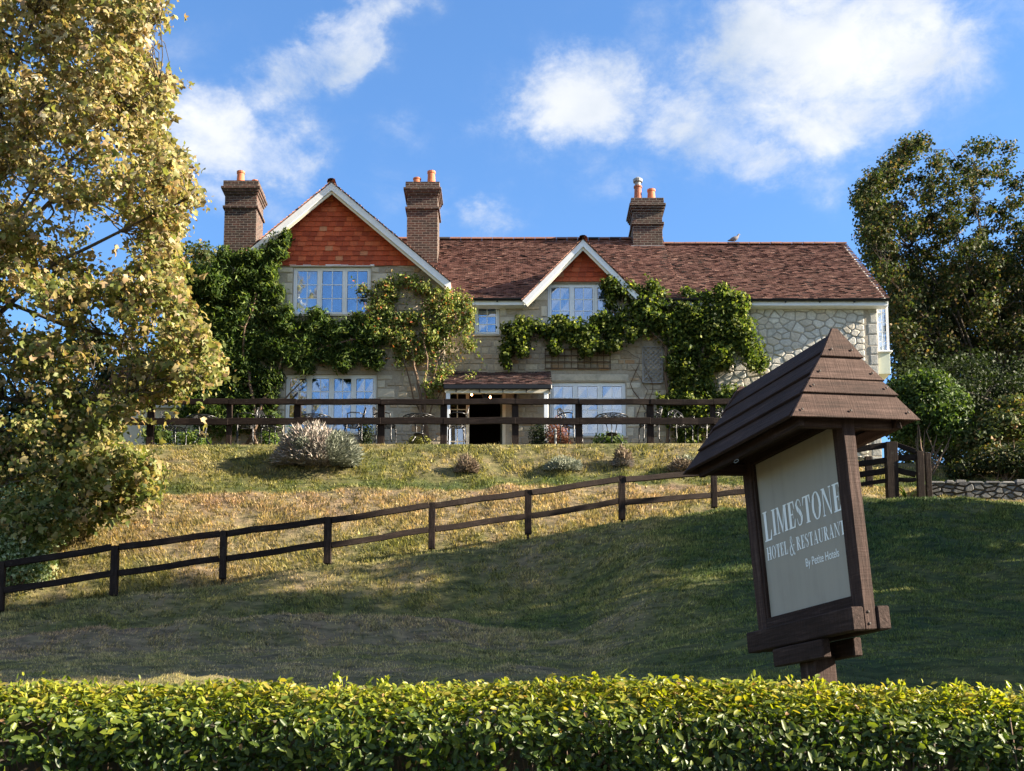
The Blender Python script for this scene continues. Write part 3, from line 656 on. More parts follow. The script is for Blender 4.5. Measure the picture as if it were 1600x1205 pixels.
# ---- windows
def window(k, y, sill=True, paint='white_paint'):
    _, _, _, _, D, lights, rows, cur = WIN[k]; x0, x1, z0, z1 = wrect(k); yf = y + .07; F = .055
    fr = MB(); d = .08                                # outer frame: head, sill rail, jambs and mullions
    fr.box(x0, x1, yf, yf + d, z1 - F, z1); fr.box(x0, x1, yf, yf + d, z0, z0 + F)
    w = (x1 - x0 - F) / lights
    for i in range(lights + 1):
        a = x0 + w * i; fr.box(a + (.002 if i == lights else 0), a + F - (.002 if i == 0 else 0), yf + .002, yf + d - .002, z0 + F, z1 - F)
    root = sub(fr, 'window', paint)
    for i in range(lights):
        a, b = x0 + w * i + F, x0 + w * (i + 1); S_ = .042; yy = yf - .012
        sm = MB(); c, e = z0 + F, z1 - F
        sm.box(a, b, yy, yy + .05, c, c + S_); sm.box(a, b, yy, yy + .05, e - S_, e)
        sm.box(a, a + S_, yy + .001, yy + .049, c + S_, e - S_); sm.box(b - S_, b, yy + .001, yy + .049, c + S_, e - S_)
        sub(sm, 'casement', paint, root)
        ia, ib, ic, ie = a + S_, b - S_, c + S_, e - S_
        bm = MB(); bm.box((ia + ib) / 2 - .011, (ia + ib) / 2 + .011, yy + .008, yy + .034, ic, ie); sub(bm, 'glazing_bar', paint, root)
        for r in range(1, rows):
            zz = ic + (ie - ic) * r / rows; bm = MB(); bm.box(ia, ib, yy + .010, yy + .032, zz - .011, zz + .011); sub(bm, 'glazing_bar', paint, root)
        for cc in range(2):
            for r in range(rows):
                pa = ia + (ib - ia) * cc / 2 + .011; pb = ia + (ib - ia) * (cc + 1) / 2 - .011; pc = ic + (ie - ic) * r / rows + .011; pd = ic + (ie - ic) * (r + 1) / rows - .011
                pm = MB(); g = random.uniform(-.004, .004)
                pm.hexa([(pa, yy + .018 + g, pc), (pb, yy + .018 - g, pc), (pb, yy + .022 - g, pc), (pa, yy + .022 + g, pc), (pa, yy + .018 - g, pd), (pb, yy + .018 + g, pd), (pb, yy + .022 + g, pd), (pa, yy + .022 - g, pd)])
                sub(pm, 'pane', 'window_glass', root)
    if sill:
        sm = MB(); sm.box(x0 - .05, x1 + .05, y - .06, yf + .02, z0 - .055, z0 - .003); sub(sm, 'sill', 'dressed_stone' if k != 'dormer' else paint, root, bevel=.006)
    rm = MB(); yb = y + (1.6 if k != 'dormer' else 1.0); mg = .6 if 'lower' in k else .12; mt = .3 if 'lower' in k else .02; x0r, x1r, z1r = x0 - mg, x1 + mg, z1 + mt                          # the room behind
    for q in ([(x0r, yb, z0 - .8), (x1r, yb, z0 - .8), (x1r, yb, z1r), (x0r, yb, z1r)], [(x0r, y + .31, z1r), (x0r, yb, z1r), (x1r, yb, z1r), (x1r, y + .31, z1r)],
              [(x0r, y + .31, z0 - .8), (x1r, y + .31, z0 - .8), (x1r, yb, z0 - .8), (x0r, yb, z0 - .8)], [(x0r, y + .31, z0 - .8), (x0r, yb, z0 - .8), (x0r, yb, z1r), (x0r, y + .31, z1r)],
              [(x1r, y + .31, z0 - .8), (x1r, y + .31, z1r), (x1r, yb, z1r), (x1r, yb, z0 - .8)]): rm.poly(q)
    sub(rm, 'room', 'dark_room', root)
    def curtain(a, b):
        m = MB(); n = 28
        for i in range(n):
            for j in (0, 1):
                t0 = (i + j) / n; m.v += []
        pts = [(a + (b - a) * i / n, y + .24 + .03 * math.sin(i * 1.5 + a), ) for i in range(n + 1)]
        for p, q in zip(pts, pts[1:]): m.poly([(p[0], p[1], z0 + .02), (q[0], q[1], z0 + .02), (q[0], q[1], z1 - .02), (p[0], p[1], z1 - .02)])
        sub(m, 'curtain', 'curtain', root, smooth=True)
    if 'l' in cur: curtain(x0 + .03, x0 + w * .95 + .03)
    if 'r' in cur: curtain(x1 - w * .8, x1 - .03)
    return root
window('upper_gable', YW); window('lower_wing', YW); window('small', Y0); window('dormer', Y0, False); window('lower_front', Y0)

# ---- roofs: every tile has its own lip; too small to pick out singly, so one mesh per slope
def slope(a0, a1, b0, b1, gauge, tw, mat, par, keep=None, name='roof_tiles', sag=.02):
    """tiles on the slope from eave a0-a1 to ridge b0-b1 (left-right)"""
    a0, a1, b0, b1 = [np.array(tuple(p), float) for p in (a0, a1, b0, b1)]
    nrow = int(np.linalg.norm(b0 - a0) / gauge); V, Fs, rn = [], [], []
    for r in range(nrow + 1):
        f = r / nrow; L = a0 + (b0 - a0) * f; Rr = a1 + (b1 - a1) * f; up = ((b0 - a0) / np.linalg.norm(b0 - a0)); al = (Rr - L); ln = np.linalg.norm(al); al = al / ln
        nm = np.cross(al, up); nm = nm / np.linalg.norm(nm); n = int(ln / tw) + 1; off = (r % 2) * tw / 2
        for i in range(-1, n):
            x0 = max(i * tw + off + random.uniform(-.005, .005), 0); x1 = min((i + 1) * tw + off - .006, ln)
            if x1 - x0 < .03: continue
            m = L + al * (x0 + x1) / 2
            if keep is not None and not keep(m): continue
            j = random.uniform(-.006, .008); j2 = random.uniform(-.006, .008); lift = .026 + random.uniform(-.006, .012) + (random.random() < .05) * .012; cup = random.uniform(.0, .005)
            dz = np.array([0, 0, -sag * math.sin(math.pi * (x0 / max(ln, .1))) * (.5 + .5 * f)])
            p0 = L + al * x0 + up * j; p1 = L + al * x1 + up * j2; t = gauge * 1.25
            top = [p0 + nm * lift + dz, p1 + nm * (lift + cup) + dz, p1 + up * t + nm * .006 + dz, p0 + up * t + nm * .006 + dz]
            bot = [p0 + nm * (lift - .016) + dz, p1 + nm * (lift - .016) + dz]
            n0 = len(V); V += top + bot; Fs += [(n0, n0 + 1, n0 + 2, n0 + 3), (n0 + 4, n0 + 5, n0 + 1, n0), (n0 + 4, n0, n0 + 3, n0 + 3)][:2]
            q = random.random(); rn += [q, q]
    me = np_mesh(name, np.array(V), np.array(Fs), mat, np.array(rn))
    o = put(bpy.data.objects.new(name, me), kind='stuff'); keep_world(o, par)
def slab(a0, a1, b0, b1, th=.08):
    mb = MB(); P = [Vector(p) for p in (a0, a1, b1, b0)]; d = Vector((0, 0, -th)); mb.hexa([p + d for p in P] + P); return mb
YE, YR = Y0 - .36, 36.2
ez = fz(466, YE); rzl, rzr = fz(375, YR), fz(382.5, YR)
XV, XM = fx(560, 440), fx(1052, 420, 34)             # main roof starts inside the wing's roof; the far range begins at XM
XE = fx(1391, 467, YE)
def under_dormer(p): return abs(p[0] - DXA) < (DXA - DL.x) and p[2] < DA.z - abs(p[0] - DXA) * DSL + .02
def under_wing(p): return p[2] < WA.z - abs(p[0] - WA.x) * WSL
mr = sub(slab((XV, YE, ez - .02), (XM, YE, ez - .02), (XV, YR, rzl - .02), (XM, YR, rzl - .02)) if 0 else slab((XV, Y0 + 1.1, ez + 1.13), (XM, Y0 + 1.1, ez + 1.13), (XV, YR, rzl - .04), (XM, YR, rzl - .04)), 'roof', 'roof_tile')
slope((XV, YE, ez), (XM, YE, ez), (XV, YR, rzl), (XM, YR, rzl), .088, .14, 'roof_tile', mr, lambda p: not under_dormer(p) and not under_wing(p))
fr2 = sub(slab((XM, Y0 + .05, ez + .24), (XE - .06, Y0 + .05, ez + .24), (XM, YR, rzr - .04), (XE - .06, YR, rzr - .04)), 'roof', 'roof_tile')
slope((XM - .02, YE, ez - .015), (XE, YE, ez - .015), (XM - .02, YR, rzr), (XE, YR, rzr), .088, .14, 'roof_tile', fr2)
bk = MB(); bk.poly([(XV, YR, rzl), (XE, YR, rzr), (XE, YB + .3, ez), (XV, YB + .3, ez)]); sub(bk, 'back_slope', 'roof_tile', mr)
def ridge(a, b, par, r=.11, step=.32, mat='roof_tile'):
    """half-round ridge tiles"""
    a, b = Vector(a), Vector(b); n = max(1, int((b - a).length / step)); V, F_, rn = [], [], []; d = (b - a).normalized(); s = d.cross(Vector((0, 0, 1))).normalized()
    for i in range(n):
        p, q = a + (b - a) * (i / n), a + (b - a) * ((i + .97) / n); n0 = len(V); rr = r * random.uniform(.95, 1.05)
        for e in (p, q):
            for k in range(6): an = math.pi * k / 5; V.append(tuple(e + s * math.cos(an) * rr + Vector((0, 0, math.sin(an) * rr * .8 - .035)))) 
        q_ = random.random() * .8
        for k in range(5): F_.append((n0 + k, n0 + k + 1, n0 + 7 + k, n0 + 6 + k)); rn.append(q_)
    o = put(bpy.data.objects.new('ridge_tiles', np_mesh('ridge_tiles', np.array(V), np.array(F_), mat, np.array(rn))), kind='stuff'); keep_world(o, par)
ridge((fx(620, 380, YR), YR, rzl + .03), (XM, YR, rzl + .03), mr); ridge((XM, YR, rzr + .03), (XE - .02, YR, rzr + .03), fr2)
vg = MB(); vg.bar((XE - .09, YE + .05, ez - .13), (XE - .09, YR, rzr - .13), .05, .14); sub(vg, 'verge_board', 'white_paint', fr2)
def fascia(x0, x1, y, z, par):
    m = MB(); m.box(x0, x1, y + .06, y + .10, z - .17, z - .015); sub(m, 'fascia_board', 'white_paint', par)
    m = MB(); m.box(x0, x1 - .01, y + .10, Y0 - .002, z - .168, z - .15); sub(m, 'soffit', 'white_paint', par)
    m = MB(); n = 8                                   # half-round black gutter
    pr = [(math.cos(math.pi * (1 + k / n)) * .055, math.sin(math.pi * (1 + k / n)) * .06) for k in range(n + 1)]
    for p, q in zip(pr, pr[1:]): m.poly([(x0 - .03, y + p[0], z - .01 + p[1]), (x1 + .02, y + p[0], z - .01 + p[1]), (x1 + .02, y + q[0], z - .01 + q[1]), (x0 - .03, y + q[0], z - .01 + q[1])])
    sub(m, 'gutter', 'black_metal', par)
    x = x0 + .4
    while x < x1: m = MB(); m.box(x - .018, x + .018, y - .03, y + .06, z - .09, z - .05); sub(m, 'gutter_bracket', 'black_metal', par); x += .95
fascia(XWR + .1, DL.x + .06, YE, ez, mr); fascia(fx(990, 470, YE), XE - .04, YE, ez - .015, fr2)

def gable(apex, halfw, slp, yb, ywall, tile_z0, name, barge_w, back_y, rl=1.0, rr=1.0):
    """a front gable: barge boards, tiled slopes running back, tile-hung triangle"""
    ax, ay, az = apex; foot = lambda s: (ax + s * halfw * (rl if s < 0 else rr), ay, az - halfw * (rl if s < 0 else rr) * slp)
    hb = (az - .10 - tile_z0) / slp; root = sub(MB().poly([(ax - hb, ywall - .002, tile_z0 - .02), (ax + hb, ywall - .002, tile_z0 - .02), (ax, ywall - .002, az - .10)]), name, 'mortar')
    for s in (-1, 1):
        f = Vector(foot(s)); a = Vector(apex); d = (a - f).normalized(); dn = Vector((-d.z * 0, 0, 0))
        nrm = Vector((-s * -d.z, 0, 0)); perp = Vector((s * d.z, 0, abs(d.x))).normalized()      # away from the slope
        b = MB(); lo = -barge_w
        P = [f + perp * lo, f + perp * -.005, a + Vector((0, 0, -.005 / abs(d.x) * 1)), a + Vector((0, 0, lo / abs(d.x)))]
        b.hexa([p for p in (P[0], P[3], P[3] + Vector((0, .05, 0)), P[0] + Vector((0, .05, 0)))] + [P[1], P[2], P[2] + Vector((0, .05, 0)), P[1] + Vector((0, .05, 0))])
        sub(b, 'barge_board', 'white_paint', root)
        b2 = MB(); Q = [f + perp * (lo - .06), f + perp * lo, a + Vector((0, .0, lo / abs(d.x))), a + Vector((0, 0, (lo - .06) / abs(d.x)))]; dy = Vector((0, .055, 0)); dy2 = Vector((0, .09, 0))
        b2.hexa([Q[0] + dy, Q[3] + dy, Q[3] + dy2, Q[0] + dy2, Q[1] + dy, Q[2] + dy, Q[2] + dy2, Q[1] + dy2]); sub(b2, 'soffit_moulding', 'cream_paint', root)
        sf = MB(); dw = Vector((0, ywall - ay - .003, 0)); t = perp * (lo * .55)
        sf.hexa([f + t + Vector((0, .06, 0)), a + Vector((0, .06, lo * .55 / abs(d.x))), a + dw + Vector((0, 0, lo * .55 / abs(d.x))), f + t + dw] + [f + perp * -.01 + Vector((0, .06, 0)), a + Vector((0, .06, -.012)), a + dw + Vector((0, 0, -.012)), f + perp * -.01 + dw])
        sub(sf, 'soffit', 'white_paint', root)
        e0, e1 = (f, f + Vector((0, back_y - ay, 0))); r0, r1 = (a, a + Vector((0, back_y - ay, 0))); e0 = e0 + Vector((0, -.05, 0)); r0 = r0 + Vector((0, -.05, 0))
        if s < 0: slope(e1, e0, r1, r0, .105, .168, 'roof_tile', root, sag=0)
        else: slope(e0, e1, r0, r1, .105, .168, 'roof_tile', root, sag=0)
    ridge((ax, ay - .06, az + .04), (ax, back_y, az + .04), root, .12)
    # hung tiles, each one hanging free of the one below
    z = tile_z0; row = 0; g = .142; tw = .205
    while z < az - .2:
        hw = (az - z - barge_w / .78) / slp + .12; x = ax - hw - (row % 2) * tw / 2
        while x < ax + hw:
            xa, xb = max(x, ax - hw), min(x + tw - .006, ax + hw); j = random.uniform(-.006, .006)
            if xb - xa > .05:
                za = z + j; zb = min(z + g * 1.2, az - .05); k = random.uniform(.0, .008); lim = lambda xx: min(zb, az - .1 - abs(xx - ax) * slp)
                t = MB(); yo, yi = ywall - .05 - k, ywall - .012
                t.hexa([(xa, yo, za), (xb, yo, za + random.uniform(-.006, .006)), (xb, yo + .018, za), (xa, yo + .018, za), (xa, yi - .012, lim(xa)), (xb, yi - .012, lim(xb)), (xb, yi, lim(xb)), (xa, yi, lim(xa))])
                sub(t, 'hung_tile', 'hung_tile', root)
            x += tw
        z += g; row += 1
    return root
wg = gable(tuple(WA), WR_.x - WA.x, WSL, YW - .42, YW, fz(416, YW), 'front_gable', .17, 37.0)
dg = gable(tuple(DA), DXA - DL.x, DSL, Y0 - .42, Y0, fz(441, Y0), 'dormer_gable', .14, 36.0, 1.0, .92)
m = MB(); m.box(wrect('upper_gable')[0] - .1, wrect('upper_gable')[1] + .1, YW - .05, YW + .06, wrect('upper_gable')[3] + .003, wrect('upper_gable')[3] + .045); sub(m, 'lintel_board', 'white_paint', wg)
m = MB(); x0, x1, _, _ = wrect('dormer'); 
sub(wall_grid(DL.x, 2 * DXA - DL.x, EAVE_Z, fz(439, Y0), Y0, .3, [(x0, x1, EAVE_Z, wrect('dormer')[3])], (DXA, DA.z, DSL)), 'cheek_wall', 'mortar', dg)
xx = x0 - .012; z = EAVE_Z
for w, h in ((.42, .32), (.2, .3)):
    sub(stone_mb([(xx - w, z), (xx, z), (xx, z + h), (xx - w, z + h)], Y0, .02, None, False), 'dressed_block', 'dressed_stone', dg); z += h + .01

# ---- chimneys
def chimney(u0, u1, vtop, D, dep, zb, name_pots, bands):
    x0, x1 = at(u0, vtop + 40, D).x, at(u1, vtop + 40, D).x; zt = at(800, vtop, D).z; y0, y1 = D, D + dep
    m = MB(); m.box(x0, x1, y0, y1, zb, zt - .74); root = sub(m, 'chimney', 'chimney_brick', bevel=.004)
    prof = [(-.74, -.66, .05), (-.66, -.30, .0), (-.30, -.225, .035), (-.225, -.15, .07), (-.15, -.075, .105), (-.075, .12, .05)]
    for a, b, e in prof:
        c = MB(); c.box(x0 - e, x1 + e, y0 - e, y1 + e, zt + a - .10, zt + b - .10); sub(c, 'brick_course', 'chimney_brick', root, bevel=.006)
    fl = MB(); cx, cy = (x0 + x1) / 2, (y0 + y1) / 2
    fl.hexa([(x0 + .0, y0, zt + .02), (x1, y0, zt + .02), (x1, y1, zt + .02), (x0, y1, zt + .02), (x0 + .12, y0 + .12, zt + .09), (x1 - .12, y0 + .12, zt + .09), (x1 - .12, y1 - .12, zt + .09), (x0 + .12, y1 - .12, zt + .09)]); sub(fl, 'flaunching', 'mortar', root)
    for t, h, r, kind in name_pots:
        p = MB(); px = x0 + (x1 - x0) * t
        if kind == 'pot': p.lathe((px, cy, zt + .05), [(r * 1.06, 0), (r * 1.02, h * .2), (r * .86, h * .86), (r * 1.0, h * .88), (r * 1.0, h), (r * .75, h), (r * .7, h * .6)], 14); sub(p, 'chimney_pot', 'terracotta', root, smooth=False)
        else:
            p.lathe((px, cy, zt + .05), [(r * 1.1, 0), (r, h * .3), (r * .9, h * .62), (r * 1.1, h * .64), (r * 1.1, h * .7), (r * .7, h * .7)], 14); q = sub(p, 'chimney_pot', 'pot_lip', root)
            c = MB(); c.lathe((px, cy, zt + .05 + h * .72), [(r * .8, 0), (r * .8, h * .12), (r * 1.2, h * .14), (r * 1.25, h * .24), (r * .5, h * .32)], 14); sub(c, 'cowl', 'lead', root)
    return root
chimney(351, 401, 284, 34.4, .95, TZ + 2, [(.36, .50, .125, 'pot'), (.82, .22, .1, 'pot')], 0)
chimney(636, 684, 286, 34.5, .85, TZ + 3, [(.28, .30, .125, 'pot'), (.75, .52, .125, 'pot')], 0)
c3 = chimney(989, 1035, 311, 35.75, .95, TZ + 5, [(.24, .85, .12, 'cowl'), (.70, .48, .13, 'pot')], 0)
m = MB(); x0, x1 = at(986, 380, 35.7).x, at(1038, 380, 35.7).x; m.box(x0, x1, 35.71, 35.748, rzr - .45, rzr - .24); sub(m, 'flashing', 'lead', c3)

# ---- porch
px0, px1 = at(695, 590, 31.2).x, at(860, 600, 31.2).x; pz1, pz0 = fz(582), fz(601, 31.2)
pr_ = sub(slab((px0, 31.25, pz0 - .02), (px1, 31.25, pz0 - .02), (px0, Y0 - .005, pz1 - .03), (px1, Y0 - .005, pz1 - .03), .05), 'porch_roof', 'fence_wood')
slope((px0 - .04, 31.18, pz0), (px1 + .05, 31.18, pz0), (px0 - .04, Y0 - .01, pz1), (px1 + .05, Y0 - .01, pz1), .12, .168, 'porch_tile', pr_)
m = MB(); m.box(px0 - .03, px1 + .04, 31.14, 31.2, pz0 - .14, pz0 - .01); sub(m, 'porch_gutter', 'black_metal', pr_, bevel=.02)
m = MB(); m.box(px0, px1, 31.25, 31.33, pz0 - .21, pz0 - .10); sub(m, 'porch_beam', 'cream_paint', pr_)
x = px0 + .3
while x < px1: m = MB(); m.box(x - .012, x + .012, 31.2, 31.248, pz0 - .2, pz0 - .11); sub(m, 'gutter_bracket', 'black_metal', pr_); x += .62
for x in (px1 - .17, px0 + .03):
    m = MB(); m.box(x, x + .11, 31.26, 31.36, TZ - .3, pz0 - .21); sub(m, 'porch_post', 'white_paint', pr_, bevel=.008)
m = MB(); m.tube([(at(805, 620, 32.4).x, 32.45, TZ), (at(805, 620, 32.4).x, 32.45, pz1 - .3)], .04, 8); sub(m, 'downpipe', 'black_metal', pr_)
# entrance: glazed side light, open door, dark hall
dx0, dx1, dz0, dz1 = DOOR; xm = at(733, 650, Y0).x; 
m = MB(); m.box(dx0, dx1, Y0 + .05, Y0 + .15, dz1 - .07, dz1); m.box(dx0, dx0 + .07, Y0 + .052, Y0 + .148, dz0, dz1 - .07); m.box(dx1 - .09, dx1, Y0 + .052, Y0 + .148, dz0, dz1 - .07); m.box(xm - .09, xm, Y0 + .052, Y0 + .148, dz0, dz1 - .07)
m.box(dx0 + .07, xm - .09, Y0 + .054, Y0 + .146, dz0, dz0 + .3)
en = sub(m, 'entrance_frame', 'cream_paint')
a, b, c, d = dx0 + .07, xm - .09, dz0 + .3, dz1 - .07
m = MB(); m.box((a + b) / 2 - .012, (a + b) / 2 + .012, Y0 + .07, Y0 + .11, c, d); sub(m, 'glazing_bar', 'cream_paint', en)
for r in (1, 2, 3): zz = c + (d - c) * r / 4; m = MB(); m.box(a, b, Y0 + .072, Y0 + .108, zz - .012, zz + .012); sub(m, 'glazing_bar', 'cream_paint', en)
for i in range(2):
    for r in range(4):
        m = MB(); m.box(a + (b - a) * i / 2 + .013, a + (b - a) * (i + 1) / 2 - .013, Y0 + .086, Y0 + .09, c + (d - c) * r / 4 + .013, c + (d - c) * (r + 1) / 4 - .013); sub(m, 'pane', 'window_glass', en)
m = MB(); m.box(dx1 - .14, dx1 - .095, Y0 + .16, Y0 + 1.0, dz0 + .02, dz1 - .09); dr = sub(m, 'door', 'door_wood', en, bevel=.004)
m = MB(); m.tube([(dx1 - .16, Y0 + .9, dz0 + .95), (dx1 - .2, Y0 + .9, dz0 + .95), (dx1 - .2, Y0 + .8, dz0 + .95)], .012, 6); sub(m, 'door_handle', 'lead', en)
m = MB(); yb = Y0 + 3.2
for q in ([(dx0 - .5, yb, dz0), (dx1 + .7, yb, dz0), (dx1 + .7, yb, dz1 + .2), (dx0 - .5, yb, dz1 + .2)], [(dx0 - .5, Y0 + .31, dz1 + .2), (dx0 - .5, yb, dz1 + .2), (dx1 + .7, yb, dz1 + .2), (dx1 + .7, Y0 + .31, dz1 + .2)],
          [(dx0 - .5, Y0 + .31, dz0), (dx0 - .5, yb, dz0), (dx0 - .5, yb, dz1 + .2), (dx0 - .5, Y0 + .31, dz1 + .2)], [(dx1 + .7, Y0 + .31, dz0), (dx1 + .7, Y0 + .31, dz1 + .2), (dx1 + .7, yb, dz1 + .2), (dx1 + .7, yb, dz0)],
          [(dx0 - .5, Y0 + .0, dz0 + .004), (dx1 + .7, Y0 + .0, dz0 + .004), (dx1 + .7, yb, dz0 + .004), (dx0 - .5, yb, dz0 + .004)]): m.poly(q)
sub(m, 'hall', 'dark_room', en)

# ---- oriel bay on the end wall
bx0, bx1 = XR + .004, XR + .36; by0, by1 = 32.72, 34.4; bz0, bz1, bz2 = fz(582), fz(546), EAVE_Z - .02
m = MB(); m.box(bx0, bx1, by0, by1, bz0, bz1 - .05); ori = sub(m, 'oriel_bay', 'sage_paint', bevel=.004)
m = MB(); m.box(bx0, bx1 + .06, by0 - .06, by1 + .06, bz1 - .05, bz1); sub(m, 'sill', 'white_paint', ori, bevel=.008)
m = MB(); m.box(bx0, bx0 + .06, by0, by0 + .05, bz1, bz2); m.box(bx1 - .06, bx1, by0, by0 + .05, bz1, bz2); m.box(bx0 + .06, bx1 - .06, by0 + .002, by0 + .048, bz2 - .07, bz2); sub(m, 'window_frame', 'white_paint', ori)
m = MB(); m.box((bx0 + bx1) / 2 - .01, (bx0 + bx1) / 2 + .01, by0 + .012, by0 + .038, bz1, bz2 - .07); sub(m, 'glazing_bar', 'white_paint', ori)
for r in range(1, 5): zz = bz1 + (bz2 - bz1) * r / 5; m = MB(); m.box(bx0 + .06, bx1 - .06, by0 + .014, by0 + .036, zz - .01, zz + .01); sub(m, 'glazing_bar', 'white_paint', ori)
for i in range(2):
    for r in range(5):
        m = MB(); w_ = (bx1 - bx0 - .12) / 2; m.box(bx0 + .06 + w_ * i + .011, bx0 + .06 + w_ * (i + 1) - .011, by0 + .022, by0 + .026, bz1 + (bz2 - bz1) * r / 5 + .011, bz1 + (bz2 - bz1) * (r + 1) / 5 - .011 - (.07 if r == 4 else 0)); sub(m, 'pane', 'window_glass', ori)
m = MB(); m.box(bx0, bx1 - .02, by0 + .3, by1, bz1, bz2); sub(m, 'blind', 'curtain', ori)

# ---- low lean-to at the wing's other end
lx0, lx1 = at(150, 640, 32.4).x, XL - .003
m = MB(); m.box(lx0, lx1, 32.4, 36, TZ - .5, fz(626, 32.4)); le = sub(m, 'lean_to', 'cream_paint')
slope((lx0 - .2, 32.15, fz(628, 32.2)), (lx1, 32.15, fz(628, 32.2)), (lx0 - .2, 35, fz(575, 35)), (lx1, 35, fz(575, 35)), .105, .168, 'roof_tile', le)
m = MB(); m.box(lx0 - .1, lx1 - .01, 32.25, 32.3, fz(636, 32.2), fz(629, 32.2)); sub(m, 'fascia_board', 'white_paint', le)

# ================================================================ FENCES
def beam(name, a, b, w, h, mat, parent, pinv=None, bevel=.006, jig=.0):
    """a sawn timber whose local X runs along its length (so the grain does too)"""
    a, b = Vector(a), Vector(b); d = b - a; L = d.length; x = d.normalized(); y = Vector((0, 0, 1)).cross(x)
    y = y.normalized() if y.length > 1e-4 else Vector((0, 1, 0)); z = x.cross(y)
    mb = MB(); n = 4; rows = []
    for i in range(n + 1):
        o_ = [random.uniform(-jig, jig) for _ in range(2)]; t = L * i / n
        rows.append([(t, -w / 2 + o_[0], -h / 2 + o_[1]), (t, w / 2 + o_[0], -h / 2 + o_[1]), (t, w / 2 + o_[0], h / 2 + o_[1]), (t, -w / 2 + o_[0], h / 2 + o_[1])])
    for r in rows: mb.v += r
    for i in range(n):
        for k in range(4): a_, b_ = i * 4 + k, i * 4 + (k + 1) % 4; mb.f.append((a_, b_, b_ + 4, a_ + 4))
    mb.f += [(3, 2, 1, 0), tuple(n * 4 + k for k in range(4))]
    o = mb.obj(name, mat, None, bevel=bevel); o.matrix_world = Matrix.Translation(a) @ Matrix((x, y, z)).transposed().to_4x4()
    mw_ = o.matrix_world.copy(); o.parent = parent; o.matrix_parent_inverse = Matrix.Translation(parent.location).inverted(); o.matrix_basis = mw_
    return o
def post(x, y, z0, z1, w, d, parent, taper=True, mat='fence_post_wood', stub=0):
    mb = MB(); h = w / 2; e = d / 2; t = random.uniform(-.012, .012)
    mb.hexa([(-h, -e, 0), (h, -e, 0), (h, e, 0), (-h, e, 0), (-h + t, -e, z1 - z0 - .03), (h + t, -e, z1 - z0 - .03), (h + t, e, z1 - z0), (-h + t, e, z1 - z0)])
    if stub: mb.box(-h * .35, h * .35, -e * .5, e * .5, -stub, .01)
    o = mb.obj('post', mat, None, bevel=.006, loc=(x, y, z0)); o.parent = parent; o.matrix_parent_inverse = Matrix.Translation(parent.location).inverted(); return o
# terrace fence
tf = empty('terrace_fence', at(600, 693, 29.75), 'long dark post and rail fence along the terrace edge in front of the hotel', 'fence')
tu = [130, 234, 357, 463, 595, 693, 805.5, 905, 1016.5, 1114.5, 1214, 1318]; tp = []
for i, u in enumerate(tu):
    p = at(u, 660, 29.75); w = .17 if u not in (357, 1114.5) else .125; zt = at(u, 625, 29.75).z; g = gz(p.x, p.y)
    post(p.x, p.y + .09, g - .15, zt - .02, w, .14, tf); tp.append((p.x, p.y, zt))
for (a, b) in zip(tp, tp[1:]):
    beam('rail', (a[0] + .002, a[1] - .03, a[2] - .06), (b[0] - .002, b[1] - .03, b[2] - .06 + random.uniform(-.012, .012)), .07, .14, 'fence_wood', tf, jig=.010)
    beam('rail', (a[0] + .002, a[1] - .02, a[2] - .555), (b[0] - .002, b[1] - .02, b[2] - .555 + random.uniform(-.015, .015)), .05, .17, 'fence_wood', tf, jig=.010)
# garden fence climbing the bank
gf_ = empty('garden_fence', at(675, 860, dfence(675)), 'dark two-rail fence climbing across the grass bank towards the sign', 'fence')
GP = [(-170, 900), (3, 876), (181, 850), (350, 828), (513, 808), (675, 785), (825, 765), (971, 744), (1115, 733), (1215, 722), (1305, 711)]; gp = []
BOT = {3: 955, 181: 931, 350: 905, 513: 881, 675: 858, 825: 835, 971: 812, 1115: 793}
for u, v in GP:
    D = dfence(u); p = at(u, v, D); zb = at(u, BOT.get(u, v + 75), D).z; g = gz(p.x, D)
    post(p.x, D, max(zb, g + .03) if zb > g - .1 else g - .05, p.z + random.uniform(-.03, .03), .135 * random.uniform(.9, 1.12), .12, gf_, stub=.35); gp.append(p)
for a, b in zip(gp, gp[1:]):
    s_ = Vector((.07, -.02, -.075)); e_ = Vector((-.07, -.02, -.075))
    beam('rail', a + s_, b + e_, .09, .12, 'fence_wood', gf_, jig=.012)
    lo = Vector((0, 0, -.50)); beam('rail', a + s_ + lo, b + e_ + lo + Vector((0, 0, random.uniform(-.02, .02))), .06, .12, 'fence_wood', gf_, jig=.012)
# weathered corner of paling by the drystone wall
cf = empty('corner_fence', at(1400, 772, 27.2), 'weathered four-rail fence corner with thick posts beside the stone wall', 'fence')
def cpost(u, vt, vb, D, w):
    p = at(u, vt, D); q = at(u, vb, D); post(p.x, D, q.z - .3, p.z, w, w * .9, cf); return p
pa, pb, pc, pd = cpost(1357, 712, 772, 28.2, .15), cpost(1391, 690, 772, 27.0, .25), cpost(1436, 704, 770, 26.9, .15), cpost(1449, 706, 768, 27.2, .12)
pl = at(1290, 706, 27.1)
for dv, h in ((6, .13), (29, .13), (46, .13), (61, .09)):
    beam('rail', at(1290, 704 + dv, 27.15), at(1384, 690 + dv, 27.05), .06, h, 'fence_wood', cf, jig=.006)
for (va, vb, h) in ((694, 706, .10), (716, 715, .13), (734, 742, .12), (750, 750, .09)):
    beam('rail', at(1398, va, 27.0), at(1431, vb, 26.92), .06, h, 'fence_wood', cf, jig=.006)

